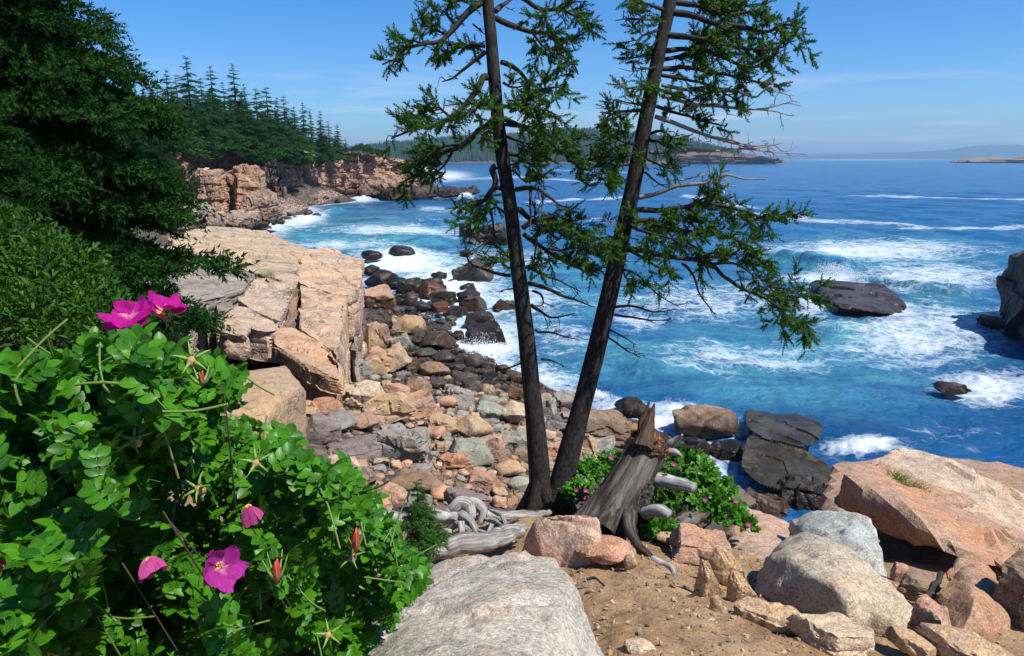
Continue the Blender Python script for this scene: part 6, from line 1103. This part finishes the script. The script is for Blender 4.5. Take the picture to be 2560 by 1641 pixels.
Dl = np.stack([r.normal(0, 1, n), r.normal(0, 1, n), r.normal(0, .12, n)], -1); V, Fc = inst(np.array([(-.04, -.02, 0), (.04, -.02, 0), (0, .05, 0), (0, 0, 1.)]), np.array([[0, 1, 3], [1, 2, 3], [2, 0, 3], [0, 2, 1]]), frames(Dl) * r.uniform(.015, .06, n)[:, None, None], P_); tag(obj('litter', V, Fc, gravel_mat('dry_litter', (.07, .04, .02), (.26, .17, .09), 30.)), 'dry needles and twig bits scattered over the path', 'litter', kind='stuff')
P_ = []
while len(P_) < 6500:
    x, y = r.uniform(640, 870), r.uniform(466, 560)
    if y < 466 + (x - 680) * .08 or y > 560 - (x - 660) * .36: continue
    P_.append(ray_ground(x, y))
P_ = np.array(P_); scatter('beach_pebbles', 'bank of pinkish cobbles at the head of the cove', P_, r.uniform(.10, .42, len(P_)), gravel_mat('cove_cobbles', (.24, .15, .12), (.45, .33, .27), 2.), r)
P_ = []; S_ = []
while len(P_) < 2600:
    x, y = r.uniform(780, 1440), r.uniform(960, 1260)
    if not inpoly(x, y, poly): continue
    P_.append(ray_ground(x, y)); S_.append(r.uniform(.04, .15))
scatter('small_stones', 'small stones filling the gaps of the boulder beach', np.array(P_), np.array(S_), gravel_mat('beach_gravel', (.10, .07, .05), (.32, .22, .15), 6.), r)
P_ = []; S_ = []
while len(P_) < 3000:
    x, y = r.uniform(900, 1420), r.uniform(735, 1010)
    if not inpoly(x, y, np.array([(915, 735), (1040, 745), (1110, 800), (1150, 880), (1400, 985), (1400, 1010), (1180, 985), (1020, 960), (925, 960)], float)): continue
    P_.append(ray_ground(x, y)); S_.append(r.uniform(.05, .24))
scatter('shingle', 'dark wet shingle between the shore rocks', np.array(P_), np.array(S_), gravel_mat('wet_shingle', (.02, .016, .013), (.10, .075, .055), 6.), r)
P_ = []
while len(P_) < 900:
    x, y = r.uniform(385, 470), r.uniform(510, 575)
    P_.append(Pd(x, y, 84 - (y - 510) * .25)); 
scatter('scree', 'pale broken rock tumbled left of the sea stack', np.array(P_), r.uniform(.2, .75, len(P_)), gravel_mat('scree_rock', (.26, .14, .08), (.42, .30, .2), 2.), r)
def spray(label, cx, cy, d, sx, sy, n, s0):
    q = Pd(cx, cy, d); k = np.linalg.norm(q - EYE) / F; u = r.normal(0, 1, (n, 3)); P_ = q + u * (sx * k, sx * k, sy * k) * .55; P_[:, 2] = np.maximum(P_[:, 2] - .15 * u[:, 0] ** 2, .05) ; V0, F0 = hull_geo(np.array([(1, 0, 0), (-1, 0, 0), (0, 1, 0), (0, -1, 0), (0, 0, 1), (0, 0, -1.)]), .1, 9, low=1)
    V, Fc = inst(V0, F0, np.eye(3)[None] * (s0 * r.uniform(.3, 1.2, n) ** 2)[:, None, None], P_); tag(obj('spray', V, Fc, M_foam), label, 'spray', kind='stuff')
M_foam = plain('sea_foam', (.84, .88, .92), .9, .04)
spray('white spray bursting over the boulders below the ledge', 1195, 868, 38.5, 70, 22, 9000, .022); spray('spray round the grey speckled boulder', 1170, 905, 36, 36, 14, 3000, .02); spray('burst of white surf beyond the low dark shelf', 1075, 436, 212, 30, 12, 4000, .11); spray('thin spray where the wave hits the long dark slab', 2090, 672, 47, 45, 10, 2500, .025); spray('spray at the foot of the low shelf', 1165, 488, 180, 16, 5, 1500, .10); spray('spray at the shore left of the stump', 1490, 985, 30, 24, 8, 1500, .018)
# ---------------------------------------------------------------- people on the far cliff, float in the water
M_skin = plain('skin', (.5, .3, .2), .6)
def person(label, x, y, d, h, shirt, legs, hair, face):
    b0 = Pd(x, y, d); t = thing('person', label, 'person', tuple(b0)); t.rotation_euler = (0, 0, face); s = h / 1.75; g = Geo()
    def tb(pts, rd, seg=10): tube(g, spline(np.array(pts, float) * s, 9), np.interp(np.linspace(0, 1, 9), np.linspace(0, 1, len(rd)), rd) * s, seg)
    for sx in (-1, 1):
        tb([(sx * .10, 0, .92), (sx * .12, -.03, .5), (sx * .13, .02, .06)], [.085, .06, .042]); tb([(sx * .13, .04, .05), (sx * .14, -.08, .03), (sx * .14, -.17, .02)], [.045, .045, .03]); tb([(sx * .2, 0, 1.42), (sx * .27, .03, 1.13), (sx * .26, -.1, .9)], [.05, .042, .03]); tb([(sx * .26, -.1, .9), (sx * .255, -.13, .83), (sx * .25, -.15, .76)], [.035, .04, .02])
    tb([(0, 0, .85), (0, 0, 1.1), (0, 0, 1.38), (0, 0, 1.5)], [.15, .13, .17, .06]); tb([(0, 0, 1.46), (0, 0, 1.54)], [.055, .05]); tb([(0, 0, 1.5), (0, -.01, 1.56), (0, -.01, 1.65), (0, 0, 1.76)], [.05, .085, .10, .03], 12)
    g.build('body', M_skin, t, True)
    for nm, c, parts in [('shirt', shirt, [([(0, 0, .93), (0, 0, 1.12), (0, 0, 1.38), (0, 0, 1.47)], [.175, .155, .195, .09])] + [([(sx * .18, 0, 1.42), (sx * .255, .02, 1.2)], [.075, .065]) for sx in (-1, 1)]), ('trousers', legs, [([(sx * .09, 0, .97), (sx * .12, -.03, .5), (sx * .13, .02, .16)], [.115, .085, .065]) for sx in (-1, 1)]), ('hair', hair, [([(0, .03, 1.58), (0, .03, 1.7), (0, .01, 1.79)], [.095, .115, .05])])]:
        g = Geo()
        for pts, rd in parts: tb(pts, rd)
        g.build(nm, plain(nm + '_cloth', c, .8), t, True)
person('person in a dark top standing on the far cliff', 899, 382, 189, 1.8, (.02, .02, .035), (.25, .2, .18), (.02, .015, .01), .3)
person('person in a pale top beside the low bush on the cliff', 919, 383, 190, 1.65, (.55, .5, .55), (.08, .08, .15), (.1, .06, .03), 1.2)
person('person in a white top before the last spruce of the wood', 861, 370, 186, 1.75, (.8, .8, .85), (.06, .06, .08), (.06, .04, .03), 2.2)
# a small white float on the water right of the spruces
q = Pz(1809, 490, .0); g = Geo(); tube(g, np.array([(0, 0, -.3), (0, 0, 0), (0, 0, .5), (.05, 0, .9), (.08, 0, 1.3)]), [.05, .28, .28, .16, .05], 12); o = g.build('marker_buoy', plain('white_paint', (.8, .8, .8), .5), None, True); o.location = q; tag(o, 'small white float on the open water right of the spruces', 'buoy')
# ---------------------------------------------------------------- air
me = bpy.data.meshes.new('haze'); bm = bmesh.new(); bmesh.ops.create_cube(bm, size=1.); bm.to_mesh(me); bm.free()
hz_o = link('haze', me); hz_o.scale = (34000, 34000, 204); hz_o.location = (0, 6000, 102 - 14); tag(hz_o, 'pale sea haze over the bay', 'haze', kind='stuff')
m = bpy.data.materials.new('haze'); m.use_nodes = True; t = m.node_tree; t.nodes.clear(); o = t.nodes.new('ShaderNodeOutputMaterial'); v = t.nodes.new('ShaderNodeVolumePrincipled'); v.inputs['Color'].default_value = (.45, .70, 1, 1); v.inputs['Density'].default_value = .00013; v.inputs['Anisotropy'].default_value = .2
t.links.new(v.outputs[0], o.inputs['Volume']); me.materials.append(m)
